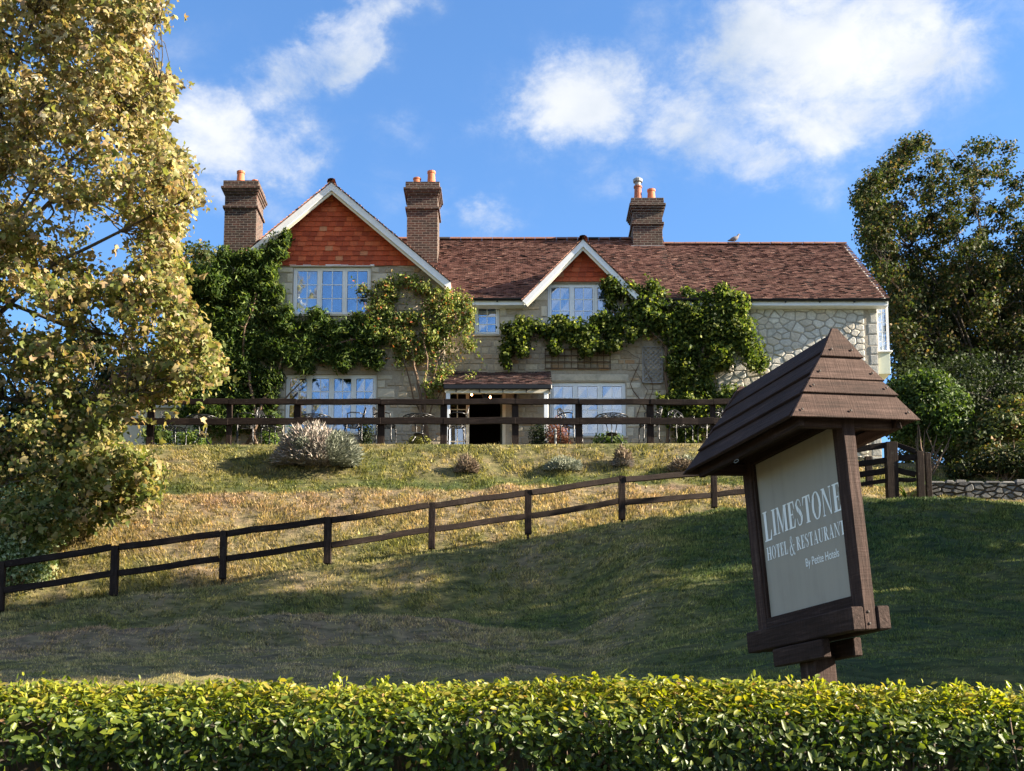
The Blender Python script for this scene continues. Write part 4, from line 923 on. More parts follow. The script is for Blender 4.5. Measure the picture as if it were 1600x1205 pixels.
# ================================================================ SIGN
SX, SY = 2.115, 8.2; SG = gz(SX, SY) - .05
sign = empty('hotel_sign', (SX, SY, SG), 'tall timber hotel sign with a pitched plank roof, leaning above the hedge', 'sign')
sign.rotation_euler = (Matrix.Rotation(R(-4.4), 3, 'Y') @ Matrix.Rotation(R(-70.4), 3, 'Z')).to_euler()
zo = -SG                                             # heights below are above the camera's eye
def sg(mb, name, mat, parent=sign, bevel=.004, **kw): return mb.obj(name, mat, parent, bevel=bevel, **kw)
m = MB(); m.box(-.09, .09, -.085, .085, 0, .745 + zo); sg(m, 'main_post', 'sign_post_wood', bevel=.008)
m = MB(); m.box(-.30, .30, -.155, -.088, .715 + zo, .84 + zo); sg(m, 'bearer', 'sign_wood', bevel=.008)
m = MB(); m.box(-.30, .30, .088, .155, .715 + zo, .84 + zo); sg(m, 'bearer', 'sign_wood', bevel=.008)
for s in (-1, 1):
    m = MB(); m.box(-.64, .64, s * .098 - .048, s * .098 + .048, .848 + zo, 1.0 + zo); sg(m, 'shelf_beam', 'sign_wood', bevel=.009)
for s in (-1, 1):
    m = MB(); m.box(s * .575 - .055, s * .575 + .055, -.046, .046, .852 + zo, 2.30 + zo); sg(m, 'side_post', 'sign_post_wood', bevel=.006)
    for zz in (.89, .965):
        q = MB(); q.lathe((0, 0, 0), [(.011, 0), (.009, .005), (.003, .007)], 8); o = sg(q, 'bolt', 'nail', bevel=0); o.location = (s * .63, -.012, zz + zo); o.rotation_euler = (0, s * R(90), 0)
m = MB(); m.box(-.519, .519, -.042, .042, 1.004 + zo, 1.085 + zo); sg(m, 'bottom_rail', 'sign_wood')
m = MB(); m.box(-.519, .519, -.042, .042, 2.215 + zo, 2.33 + zo); sg(m, 'top_rail', 'sign_wood')
for s in (-1, 1):
    m = MB(); m.box(s * .519 - (0 if s < 0 else .022), s * .519 + (.022 if s < 0 else 0), -.034, .034, 1.086 + zo, 2.214 + zo); sg(m, 'glazing_bead', 'sign_post_wood', bevel=.002)
m = MB(); m.box(-.496, .496, -.010, .010, 1.087 + zo, 2.213 + zo); panel = sg(m, 'panel', 'sign_panel', bevel=.001)
# roof
LX, HW, EZ, RZ, INS = .70, .455, 2.20, 2.81, .11
def rp(f, s, off): # point on the sloping side at fraction f, lifted off its surface
    n = Vector((0, s * (RZ - EZ), HW)).normalized(); return Vector((0, s * HW * (1 - f), EZ + (RZ - EZ) * f + zo)) + n * off
for s in (-1, 1):
    for i in range(4):
        f0, f1 = i / 4 - .015, min((i + 1) / 4 + .05, 1.0); x0, x1 = LX - INS * max(f0, 0), LX - INS * f1; w = random.uniform(-.004, .004)
        lo, hi = .030 + w, .008; m = MB(); a, b = rp(f0, s, lo), rp(f1, s, hi); a2, b2 = rp(f0, s, lo - .024), rp(f1, s, hi - .022)
        P = [(-x0 + .01, a2.y, a2.z), (x0 - .003, a2.y, a2.z), (x1 - .003, b2.y, b2.z), (-x1, b2.y, b2.z), (-x0 + .01, a.y, a.z), (x0 - .003, a.y, a.z), (x1 - .003, b.y, b.z), (-x1, b.y, b.z)]
        m.hexa(P); sg(m, 'roof_plank', 'sign_wood')
        for k in (-.55, -.2, .15, .5):
            q = MB(); q.lathe((0, 0, 0), [(.008, 0), (.007, .003), (.002, .0045)], 7); o = sg(q, 'nail', 'nail', bevel=0); c = rp(f0 + .045, s, lo - .0055); o.location = (k + random.uniform(-.03, .03), c.y, c.z); o.rotation_euler = (-s * math.atan2(RZ - EZ, HW) * 1 if 0 else (math.atan2(RZ - EZ, HW) * -s), 0, 0)
for s in (-1, 1):
    cuts = [-.01, .27, .44, .70, 1.0]                # four end boards of unequal width
    for i in range(4):
        f0, f1 = cuts[i], min(cuts[i + 1] + .04, .995); lap = .030 if i != 2 else .024
        hw0, hw1 = HW * (1 - max(f0, 0)) + (.035 if i < 3 else .03), HW * (1 - f1) + .02
        z0, z1 = EZ + (RZ - EZ) * f0 + zo, EZ + (RZ - EZ) * f1 + zo + (.03 if i == 3 else 0); x0, x1 = LX - INS * f0 + lap, LX - INS * f1 + .010
        m = MB(); P = [(s * (x0 - .024), -hw0, z0), (s * x0, -hw0, z0), (s * x0, hw0, z0), (s * (x0 - .024), hw0, z0), (s * (x1 - .02), -hw1, z1), (s * x1, -hw1, z1), (s * x1, hw1, z1), (s * (x1 - .02), hw1, z1)]
        if s < 0: P = [P[k] for k in (3, 2, 1, 0, 7, 6, 5, 4)]
        m.hexa(P); sg(m, 'end_board', 'sign_end_wood')
        for k in (-1, 1, -.1) if i == 0 else (-1, 1):
            q = MB(); q.lathe((0, 0, 0), [(.009, 0), (.008, .003), (.002, .005)], 7); o = sg(q, 'nail', 'nail', bevel=0); fz_ = .05; o.location = (s * (x0 - INS * .05 - .001), k * (hw0 - .09), z0 + .05); o.rotation_euler = (0, s * R(82), 0)
for s in (-1, 1):
    m = MB(); m.box(-LX + .04, LX - .04, s * (HW - .085) - .022, s * (HW - .085) + .022, EZ - .045 + zo, EZ + .03 + zo); sg(m, 'eave_beam', 'sign_wood')
    m = MB(); m.box(s * (LX - .10) - .022, s * (LX - .10) + .022, -HW + .11, HW - .11, EZ - .04 + zo, EZ + .04 + zo); sg(m, 'tie_beam', 'sign_end_wood')
m = MB(); m.box(-LX + .12, LX - .12, -HW + .09, HW - .09, EZ + .06 + zo, EZ + .08 + zo); sg(m, 'ceiling_board', 'sign_wood')
# a loop of bent wire under the eave and one strand of spider silk down the board
q = MB(); q.tube([(-.12 + .03 * math.cos(a_), -HW + .06, EZ - .065 + .010 * math.sin(a_) + zo) for a_ in np.linspace(0, 6.1, 14)], .0022, 5); sg(q, 'hook', 'lead', bevel=0)

# lettering: high-contrast serif capitals drawn as thick and thin strokes
def rect(a, b, c, d): return [(a, c), (b, c), (b, d), (a, d)]
def arc(cx, cy, rx, ry, ix, iy, a0, a1, n=20):
    out = []
    for i in range(n):
        p, q = a0 + (a1 - a0) * i / n, a0 + (a1 - a0) * (i + 1) / n
        out.append([(cx + rx * math.cos(p), cy + ry * math.sin(p)), (cx + rx * math.cos(q), cy + ry * math.sin(q)), (cx + ix * math.cos(q), cy + iy * math.sin(q)), (cx + ix * math.cos(p), cy + iy * math.sin(p))])
    return out
def stroke(pts, ws):
    P = [Vector((*p, 0)) for p in pts]; k = 5; Q, W = [], []
    for i in range(len(P) - 1):
        p0, p1, p2, p3 = P[max(i - 1, 0)], P[i], P[i + 1], P[min(i + 2, len(P) - 1)]
        for j in range(k):
            t = j / k; Q.append(.5 * ((2 * p1) + (p2 - p0) * t + (2 * p0 - 5 * p1 + 4 * p2 - p3) * t * t + (3 * p1 - p0 - 3 * p2 + p3) * t ** 3)); W.append(ws[i] * (1 - t) + ws[i + 1] * t)
    Q.append(P[-1]); W.append(ws[-1]); L, Rr = [], []
    for i, q in enumerate(Q):
        d = (Q[min(i + 1, len(Q) - 1)] - Q[max(i - 1, 0)]).normalized(); n = Vector((-d.y, d.x, 0)) * W[i] / 2; L.append(q + n); Rr.append(q - n)
    return [[tuple(Rr[i][:2]), tuple(Rr[i + 1][:2]), tuple(L[i + 1][:2]), tuple(L[i][:2])] for i in range(len(Q) - 1)]
T_, N_ = .20, .065
def stem(x, w=T_, ser=.075): return [rect(x, x + w, 0, 1), rect(x - ser, x + w + ser, 0, .045), rect(x - ser, x + w + ser, .955, 1)]
GL = {
 'L': (.68, stem(.09) + [rect(.2, .62, 0, .055), [(.50, .05), (.62, 0), (.66, .34), (.62, .34)]]),
 'I': (.38, stem(.105)),
 'M': (1.02, stem(.11, N_, .07) + [[(.10, 1), (.28, 1), (.57, .10), (.48, 0)], [(.48, 0), (.54, .0), (.80, 1), (.74, 1)], ] + stem(.75, T_, .06)),
 'E': (.66, stem(.09) + [rect(.2, .6, 0, .055), rect(.2, .58, .945, 1), rect(.2, .46, .485, .54), [(.48, .05), (.6, 0), (.65, .32), (.61, .32)], [(.48, .95), (.58, 1), (.60, .70), (.565, .70)], rect(.435, .465, .36, .66)]),
 'S': (.60, stroke([(.47, .70), (.45, .86), (.33, .965), (.19, .94), (.115, .80), (.19, .64), (.36, .50), (.47, .35), (.46, .15), (.32, .035), (.17, .07), (.10, .30)], [.035, .045, .05, .07, .14, .18, .19, .18, .13, .06, .05, .035])),
 'T': (.70, stem(.265) + [rect(.04, .66, .945, 1), [(.02, .68), (.055, .68), (.14, .95), (.04, 1)], [(.68, .68), (.645, .68), (.56, .95), (.66, 1)]]),
 'O': (.80, arc(.4, .5, .36, .515, .19, .465, 0, 2 * math.pi, 36)),
 'N': (.86, stem(.10, N_, .07) + [[(.08, 1), (.28, 1), (.74, .0), (.66, 0)]] + [rect(.69, .74, 0, 1), rect(.62, .81, .955, 1)]),
 'H': (.88, stem(.10) + stem(.60) + [rect(.25, .62, .475, .53)]),
 'R': (.78, stem(.09) + arc(.36, .735, .25, .265, .09, .215, -math.pi / 2, math.pi / 2, 14) + [rect(.24, .37, .947, 1), rect(.24, .37, .47, .52), [(.34, .48), (.50, .50), (.76, .0), (.57, 0)], rect(.55, .82, 0, .045)]),
 'A': (.82, [[(.11, 0), (.16, 0), (.43, 1), (.38, 1)], [(.52, 0), (.71, 0), (.46, 1), (.34, 1)], rect(.22, .56, .30, .35), rect(.02, .25, 0, .045), rect(.44, .80, 0, .045)]),
 'U': (.82, [rect(.10, .27, .28, 1), rect(.02, .35, .955, 1), rect(.64, .69, .28, 1), rect(.56, .77, .955, 1)] + arc(.395, .28, .295, .29, .125, .22, math.pi, 1.5 * math.pi, 9) + arc(.395, .28, .295, .29, .245, .235, 1.5 * math.pi, 2 * math.pi, 9)),
 '&': (.95, stroke([(.80, .52), (.70, .28), (.52, .07), (.30, -.01), (.11, .10), (.10, .32), (.26, .52), (.48, .68), (.55, .86), (.42, 1.02), (.27, .92), (.29, .72), (.45, .45), (.66, .14), (.82, .0), (.93, .08)], [.05, .05, .06, .07, .13, .16, .10, .06, .09, .06, .10, .13, .17, .17, .10, .05]) + [rect(.66, .92, .50, .545)]),
 ' ': (.26, []),
}
def letter_mesh(ch, w, h):
    me = MB(); k = 0
    for poly in GL[ch][1]:
        dy = -.0004 * (k % 7); k += 1; pts = [(x * w, dy, z * h) for x, z in poly]
        A = sum(a[0] * b[2] - b[0] * a[2] for a, b in zip(pts, pts[1:] + pts[:1]))
        me.poly(pts if A > 0 else pts[::-1])
    return me
def typeset(text, x0, x1, zb, h, first=None, sym=None):
    adv = []
    for i, c in enumerate(text): adv.append(GL[c][0] * (1.12 if (i == 0 and first) else 1) * (.95 if c == '&' else 1) + (.035 if c != ' ' else 0))
    k = (x1 - x0) / sum(adv); x = x0
    for i, (c, a) in enumerate(zip(text, adv)):
        if c != ' ':
            hh, dz = h, 0
            if i == 0 and first: hh = first; dz = h - first + .006
            if c == '&': hh, dz = h * 1.35, -h * .2
            m = letter_mesh(c, k * a / (GL[c][0] + .035) * 1.0, hh); o = m.obj('letter', 'sign_letters', sign); o.location = (x, -.0125, zb + dz + zo)
        x += a * k
typeset('LIMESTONE', -.468, .492, 1.655, .187, first=.216)
typeset('HOTEL & RESTAURANT', -.462, .488, 1.495, .093)
cu = bpy.data.curves.new('byline', 'FONT'); cu.body = 'By Petite Hotels'; cu.size = .082; cu.extrude = .0006
tmp = bpy.data.objects.new('byline_curve', cu); C.objects.link(tmp); dgr = bpy.context.evaluated_depsgraph_get(); me = bpy.data.meshes.new_from_object(tmp.evaluated_get(dgr)); bpy.data.objects.remove(tmp)
me.name = 'byline'; me.materials.clear(); me.materials.append(MAT['sign_letters']); co = np.zeros(len(me.vertices) * 3, np.float32); me.vertices.foreach_get('co', co); wd = co[0::3].max() - co[0::3].min()
o = put(bpy.data.objects.new('byline', me), sign); sc_ = .385 / wd; o.scale = (sc_, 1.0, 1); o.rotation_euler = (R(90), 0, 0); o.location = (.005, -.0125, 1.365 + zo)

# ================================================================ PLANTS
def tube_obj(name, tubes, mat, parent=None, n=6, **kw):
    mb = MB()
    for pts, rad in tubes: mb.tube(pts, rad, n)
    return mb.obj(name, mat, parent, smooth=True, **kw)
def child_w(o, par): o.parent = par; o.matrix_parent_inverse = Matrix.Translation(par.location).inverted(); return o
def crook(a, b, k=5, amp=.08, sag=0.0):
    a, b = Vector(a), Vector(b); L = (b - a).length
    return [a + (b - a) * (i / k) + Vector([random.uniform(-amp, amp) * L * (0 < i < k) for _ in range(3)]) + Vector((0, 0, math.sin(math.pi * i / k) * sag * L)) for i in range(k + 1)]

# ---- clipped hedge along the road
def hedge():
    hx = np.linspace(-5.5, 5.5, 80)
    root = empty('hedge', (0, 5.3, -1.2), 'glossy green clipped hedge running across the whole front by the road', 'hedge')
    topz = lambda x: .335 + .012 * np.sin(x * 2.1) + .02 * np.sin(x * .9 + 1) - .006 * x
    n1 = 50000
    x = RNG.uniform(-4.5, 4.5, n1); f = RNG.random(n1) ** .8; tz = topz(x)
    zz = tz + .02 - f * (tz + .35) * 1.05; bulge = .05 * vnoise(x * 3, zz * 5, 11) + .05 * vnoise(x * 9, zz * 9, 12)
    y = 5.0 + bulge + RNG.random(n1) ** 2.0 * .16 + np.clip((zz - tz + .20) / .20, 0, 1) ** 1.5 * .24
    hole = (vnoise(x * 4.3, zz * 6, 13) + .6 * vnoise(x * 11, zz * 12, 17) > .36) & (zz < tz - .09); keep = ~hole | (RNG.random(n1) < .12)
    P1 = np.stack([x, y, zz], 1)[keep]; N1 = np.stack([RNG.normal(.15, .7, n1), -1 + RNG.normal(0, .35, n1), .35 + RNG.normal(0, .5, n1) + .9 * np.clip((zz - tz + .2) / .1, 0, 1)], 1)[keep]
    n2 = 33000; x = RNG.uniform(-4.6, 4.6, n2); y = 5.05 + RNG.random(n2) ** 1.3 * .75; tz = topz(x)
    tz = tz - .20 * np.clip(1 - (y - 5.0) / .25, 0, 1) ** 1.6
    P2 = np.stack([x, y, tz + RNG.normal(0, .014, n2) - RNG.random(n2) ** 2 * .06 + .05 * vnoise(x * 5, y * 5, 14) + .03 * vnoise(x * 13, y * 13, 15)], 1); N2 = np.stack([RNG.normal(0, .6, n2), RNG.normal(-.15, .6, n2), .9 + RNG.normal(0, .3, n2)], 1)
    n3 = 14000; x = RNG.uniform(-8, 8, n3); P3 = np.stack([x, 5.0 + RNG.random(n3) * .8, RNG.uniform(-1.15, -.35, n3)], 1); out = np.abs(x) > 4.4; P3[out, 2] = RNG.uniform(-1.15, .32, out.sum()); P3[:, 1] = np.where(RNG.random(n3) < .6, 5.0 + RNG.random(n3) * .1, P3[:, 1])
    P = np.concatenate([P1, P2, P3]); N = np.concatenate([N1, N2, np.stack([RNG.normal(0, .6, n3), -1 + RNG.normal(0, .5, n3), RNG.normal(.3, .4, n3)], 1)])
    # sunlit top painted into the leaf colour: yellower above, darker below
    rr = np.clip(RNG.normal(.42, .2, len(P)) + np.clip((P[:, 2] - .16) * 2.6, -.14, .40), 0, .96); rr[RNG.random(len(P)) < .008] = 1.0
    size = RNG.uniform(.025, .047, len(P))
    vis = np.where((P[:, 1] < 5.03) & (np.abs(P[:, 0]) < 2.05) & (P[:, 2] > .02) & (P[:, 2] < .36))[0]; pick = vis[np.argsort(-size[vis])[:300]]
    msk = np.ones(len(P), bool); msk[pick] = False
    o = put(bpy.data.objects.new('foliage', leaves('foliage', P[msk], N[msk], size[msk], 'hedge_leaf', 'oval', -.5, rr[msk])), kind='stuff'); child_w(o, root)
    sx, sp, sn = [], [], []
    for i in range(150):                             # stray shoots above the clipped line
        x_ = random.uniform(-3.2, 3.2); y_ = random.uniform(5.05, 5.5); z_ = float(topz(x_)) - .02; hgt_ = random.uniform(.03, .085); lean_ = random.uniform(-.03, .03)
        for k_ in range(random.randint(4, 8)): q_ = random.random(); sp.append((x_ + lean_ * q_ + random.uniform(-.012, .012), y_ + random.uniform(-.012, .012), z_ + hgt_ * q_)); sn.append((random.gauss(0, 1), random.gauss(-.4, .6), random.gauss(.3, .6)))
    o = put(bpy.data.objects.new('shoots', leaves('shoots', np.array(sp), np.array(sn), RNG.uniform(.022, .04, len(sp)), 'hedge_leaf', 'oval', -1.2, RNG.uniform(.5, .95, len(sp)))), kind='stuff'); child_w(o, root)
    protos = []
    for i in range(24):                              # the largest leaves in front, one by one
        q = .25 + .7 * i / 23; protos.append(leaves('leaf', np.zeros((1, 3)), np.array([[0, 0, 1.]]), 1.0, 'hedge_leaf', 'oval', 0, np.array([q])))
    X, Yv, Zv = leaf_frames(N[pick], -.5)
    for i, k in enumerate(pick):
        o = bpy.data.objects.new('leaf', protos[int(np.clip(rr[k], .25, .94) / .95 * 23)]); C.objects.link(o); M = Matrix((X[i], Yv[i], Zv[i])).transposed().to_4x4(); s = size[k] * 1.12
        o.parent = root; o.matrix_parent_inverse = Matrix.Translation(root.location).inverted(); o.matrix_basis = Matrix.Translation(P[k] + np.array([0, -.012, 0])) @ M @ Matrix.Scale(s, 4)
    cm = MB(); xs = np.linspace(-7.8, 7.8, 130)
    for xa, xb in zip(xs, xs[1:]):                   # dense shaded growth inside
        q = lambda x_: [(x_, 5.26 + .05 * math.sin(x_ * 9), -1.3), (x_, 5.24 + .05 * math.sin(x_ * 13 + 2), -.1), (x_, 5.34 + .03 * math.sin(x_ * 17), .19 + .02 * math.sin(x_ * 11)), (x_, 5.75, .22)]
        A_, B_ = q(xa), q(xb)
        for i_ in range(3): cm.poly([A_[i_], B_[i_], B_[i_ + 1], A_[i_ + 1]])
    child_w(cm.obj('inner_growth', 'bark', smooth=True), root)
    tubes = []
    for i in range(420):
        a = Vector((random.uniform(-3.4, 3.4), random.uniform(5.10, 5.6), -1.2)); b = Vector((a.x + random.uniform(-.3, .3), random.uniform(5.03, 5.7), random.uniform(-.05, .27)))
        c = a.lerp(b, .6) + Vector((random.uniform(-.06, .06), random.uniform(-.03, .05), 0)); tubes.append(([a, c, b], [.009, .006, .003]))
    child_w(tube_obj('stem', tubes, 'twig', None, 4, kind='stuff'), root)
    root.rotation_euler = (0, 0, R(1.5))
hedge()

# ---- trees
def tree(name, label, base, limbs, clumps, n, leafmat_, size, shape, barkmat, down=.6, trunk_r=.35, extra_twigs=0, fill=.8, singles=0, rshift=None, shoots=0, fine=0):
    root = empty(name, base, label, 'tree'); b = Vector(base); tubes = []; nodes = []
    for L in limbs:
        pts = [Vector(p) for p in L[0]]; pts2 = []
        for p, q in zip(pts, pts[1:]):
            for k in range(4): pts2.append(p.lerp(q, k / 4) + Vector([random.uniform(-.1, .1) for _ in range(3)]) * (L[1] * 2))
        pts2.append(pts[-1]); rad = [L[1] * (1 - .85 * i / (len(pts2) - 1)) + .012 for i in range(len(pts2))]; tubes.append((pts2, rad)); nodes += list(zip(pts2[2:], rad[2:]))
    child_w(tube_obj('trunk', tubes[:1], barkmat, None, 12), root)
    br = list(tubes[1:])
    for c, r in clumps:
        c = Vector(c); near_ = min(nodes, key=lambda q: (q[0] - c).length + (2 if q[0].z > c.z + .5 else 0)); d = (near_[0] - c).length
        br.append((crook(near_[0], c, 5, .07, .06), [min(near_[1] * .7, .018 + d * .012) * (1 - .16 * i) for i in range(6)]))
        for k in range(4):
            v = Vector(unit(RNG.normal(size=(1, 3)))[0]) * r[0] * .8; br.append((crook(c, c + v, 3, .12, .05), [.012, .009, .006, .003]))
    child_w(tube_obj('branches', br, barkmat, None, 4), root)
    P, N, k = shell(clumps, n, fill, .35, .7, .7)
    if shoots:
        ex, en = [], []
        for i in RNG.choice(n, shoots):
            d_ = RNG.normal(size=3); d_ /= np.linalg.norm(d_); L_ = RNG.uniform(.4, 1.0); m_ = int(L_ * 12); t_ = np.linspace(.1, 1, m_)[:, None]
            ex.append(P[i] + d_ * L_ * t_ + np.array([0, 0, -.3 * L_]) * t_ ** 2 + RNG.normal(size=(m_, 3)) * .05); en.append(RNG.normal(size=(m_, 3)) + np.array([0, -.3, .4]))
        P = np.concatenate([P] + ex); N = np.concatenate([N] + en); n = len(P)
    rr = RNG.random(n)
    if rshift is not None: rr = np.clip(rr * .75 + rshift(P), 0, 1)
    sz = RNG.uniform(size * .65, size * 1.2, n); msk = np.ones(n, bool)
    if singles:
        uv = proj(P.T); ok = np.where((uv[0] > 10) & (uv[0] < 1590) & (uv[1] > 10) & (uv[1] < 1000))[0]; pick = ok[np.argsort((P[ok, 1] / sz[ok]))[:singles]]; msk[pick] = False
        protos = [leaves('leaf', np.zeros((1, 3)), np.array([[0, 0, 1.]]), 1.0, leafmat_, shape, 0, np.array([i / 19])) for i in range(20)]; X, Yv, Zv = leaf_frames(N[pick], down)
        for i, q in enumerate(pick):
            o = bpy.data.objects.new('leaf', protos[int(rr[q] * 19)]); C.objects.link(o); o.parent = root; o.matrix_parent_inverse = Matrix.Translation(root.location).inverted()
            o.matrix_basis = Matrix.Translation(P[q]) @ Matrix((X[i], Yv[i], Zv[i])).transposed().to_4x4() @ Matrix.Scale(sz[q], 4)
    if fine:                                         # smaller curled leaves between the large ones
        P2, N2, _ = shell(clumps, fine, .95, .2, .4, 1.0); P2 += RNG.normal(size=P2.shape) * .1; r2 = RNG.random(fine)
        if rshift is not None: r2 = np.clip(r2 * .75 + rshift(P2) - .04, 0, 1)
        child_w(put(bpy.data.objects.new('small_leaves', leaves('small_leaves', P2, N2, RNG.uniform(size * .4, size * .75, fine), leafmat_, 'rhomb', down, r2)), kind='stuff'), root)
    o = put(bpy.data.objects.new('crown', leaves('crown', P[msk], N[msk], sz[msk], leafmat_, shape, down, rr[msk])), kind='stuff'); child_w(o, root)
    return root
# golden sycamore at the side of the garden
UM = [(-260, 220), (-150, 250), (0, 262), (30, 285), (52, 280), (66, 228), (90, 246), (116, 294), (142, 284), (186, 264), (216, 268), (232, 298), (266, 300), (300, 340), (318, 335), (332, 310), (366, 294), (395, 288), (433, 290), (466, 310), (500, 330), (533, 345), (566, 362), (590, 360), (606, 346), (628, 285), (640, 235), (660, 205), (690, 190), (705, 250), (720, 258), (766, 257), (800, 252), (815, 200), (835, 120)]
umx = lambda v: float(np.interp(v, [a for a, _ in UM], [b for _, b in UM]))
cl = []
tries = 0
while len(cl) < 860 and tries < 120000:
    tries += 1; v = random.uniform(-260, 830); D = random.uniform(23.4, 29.0) if v < 420 else random.uniform(23.4, 26.2); r = random.uniform(.3, .72); rp_ = r * 1900 / D / 1.03
    edge = random.random() < .26; um = min(umx(v), umx(v - rp_ * .5), umx(v + rp_ * .5)); u = um - rp_ * random.uniform(.8, 1.25) if edge else random.uniform(-330, um - rp_)
    if u + rp_ * .8 > um: continue
    if 143 - rp_ * .5 < u < 188 + rp_ * .5 and 342 - rp_ * .5 < v < 398 + rp_ * .4: continue
    if v > 450 and not edge and random.random() < .2: continue
    p = at(u, v, D)
    if v > 600 and D > 27.5: continue
    if p.z - r < gz(p.x, p.y) + .35: continue
    if all((p - Vector(c)).length > .32 * (r + rr[0]) for c, rr in cl): cl.append((tuple(p), (r, r, r * .72)))
bx, by = -12.4, 25.6; bz = gz(bx, by)
lim = [([(bx, by, bz - .2), (bx + .1, by, bz + 3), (bx + .3, by + .1, bz + 7), (bx + .2, by, bz + 13)], .42)]
for e in ((-6.4, 25.5, 12.0), (-6.2, 27.0, 9.2), (-7.0, 24.2, 15.0), (-7.6, 26.5, 17.5), (-8.0, 24.3, 7.6), (-8.8, 28.0, 14.2), (-6.9, 25.8, 10.2), (-9.6, 23.8, 11.8), (-10, 25, 19), (-14.5, 25, 12), (-15, 27, 16), (-8.6, 24.6, 5.6)):
    e = tuple(min((Vector(c) for c, _ in cl), key=lambda q: (q - Vector(e)).length)); h = random.uniform(2.6, 6.5); lim.append(([(bx + .12, by, bz + h), (bx + (e[0] - bx) * .45, by + (e[1] - by) * .4, bz + h + (e[2] - bz - h) * .62), e], .055))
tree('sycamore_tree', 'large golden leaved sycamore overhanging the end of the fence', (bx, by, bz), lim, cl, 52000, 'sycamore_leaf', .165, 'lobed', 'bark', .9, fill=.9, singles=300, shoots=800, fine=60000,
     rshift=lambda P: .09 + .19 * np.clip((P[:, 2] - 9) / 6, -1, 1) + .12 * vnoise(P[:, 0] * .9, P[:, 2] * .9, 21))
# mixed trees past the far end of the house
def grove(name, label, u0, D, zb, fn, n, k, leafm, size, barkm, rr=(.5, 1.0), limbs_n=9, fill=.8, shape='rhomb'):
    cl = []; tr = 0
    while len(cl) < k and tr < 40000:
        tr += 1; u, v = fn(); d = D + random.uniform(-2.5, 2.5); r = random.uniform(*rr); p = at(u, v, d)
        if all((p - Vector(c)).length > .5 * (r + q[0]) for c, q in cl): cl.append((tuple(p), (r, r, r * .75)))
    b = at(u0, 600, D); b.z = zb; c = np.array([q[0] for q in cl]); lim = [([(b.x, b.y, zb - .3), (b.x + .1, b.y, zb + 2.5), (b.x, b.y, zb + .55 * (c[:, 2].max() - zb))], .34)]
    for i in range(limbs_n):
        e = Vector(cl[random.randrange(len(cl))][0]); h = random.uniform(1.8, 4.5); lim.append(([(b.x, b.y, zb + h), (b.x + (e.x - b.x) * .4, b.y + (e.y - b.y) * .4, zb + h + (e.z - zb - h) * .6), tuple(e)], .05))
    return tree(name, label, tuple(b), lim, cl, n, leafm, size, shape, barkm, .7, fill=fill)
LM = [(215, 1520), (225, 1400), (250, 1382), (285, 1345), (305, 1326), (330, 1352), (350, 1338), (380, 1345), (420, 1362), (450, 1388), (520, 1398), (600, 1396), (700, 1400)]
lmn = lambda v: float(np.interp(v, [a for a, _ in LM], [b for _, b in LM]))
def f1():
    v = 222 + random.random() ** .8 * 330; return max(lmn(v) + 14, random.uniform(1300, 1900)) if random.random() < .7 else lmn(v) + random.uniform(12, 40), v
grove('tall_tree', 'tall thinning autumn tree with bare twigs beyond the end of the house', 1590, 40, 6.5, f1, 90000, 520, 'autumn_tree_leaf', .13, 'pale_bark', (.25, .65), 24, .95, 'rhomb')
def f2():
    v = random.uniform(430, 690); return random.uniform(lmn(v) + 4, 1800), v
grove('dark_tree', 'dense dark green tree massed behind the round bush', 1480, 44, 6.5, f2, 80000, 230, 'dark_tree_leaf', .17, 'bark', (.5, 1.1), 8)
def f4(): return random.uniform(1410, 1760), random.uniform(560, 748)
grove('holly_tree', 'squat dark evergreen filling in behind the round bush and shrubs', 1560, 37, 7.5, f4, 40000, 110, 'box_leaf', .12, 'bark', (.5, .9), 6)
def f3(): return random.uniform(270, 352), random.uniform(392, 520)
grove('small_tree', 'small grey green tree showing beside the end chimney', 300, 39, 8.1, f3, 5200, 30, 'shrub_leaf', .15, 'bark', (.3, .6), 6)
# roadside trees standing past the picture's edge; they shade the lower lawn
for i, (x, y, h, r, lab) in enumerate([(18.2, 11.9, 17.5, 3.2, 'tall roadside tree nearest the hedge, beyond the sign'), (18.0, 15.8, 18.0, 3.2, 'tall roadside tree between its two neighbours beyond the lawn'), (18.6, 19.2, 16.0, 2.5, 'tall roadside tree farthest up the lawn slope'), (17.0, 22.6, 8.5, 1.5, 'low garden tree beyond the drystone wall'), (11.6, 9.9, 7.6, 1.3, 'slender young tree behind the hedge past the sign'), (24.5, 13.0, 19.5, 3.2, 'tall tree in the second row, towards the road'), (24.0, 8.9, 18, 1.9, 'narrow tree in the second row beside the road')]):
    z0 = gz(x, y); cl = []
    for _ in range(int(85 * r / 3)):
        a = random.uniform(0, 6.28); t = random.random(); zz = z0 + h * (.16 + .8 * t); rad = r * math.sqrt(max(.05, 1 - (abs(t - .45) / .62) ** 2)) * random.random() ** .5; cl.append(((x + rad * math.cos(a), y + rad * math.sin(a), zz), (.95, .95, .75)))
    lim = [([(x, y, z0 - .2), (x, y, z0 + h * .4), (x + .2, y, z0 + h * .9)], .3)] + [([(x, y, z0 + h * .3), tuple(Vector(cl[j * 5][0]))], .09) for j in range(6)]
    tree('roadside_tree', lab, (x, y, z0), lim, cl, int(5200 * r), 'dark_tree_leaf', .36, 'rhomb', 'bark', .6)

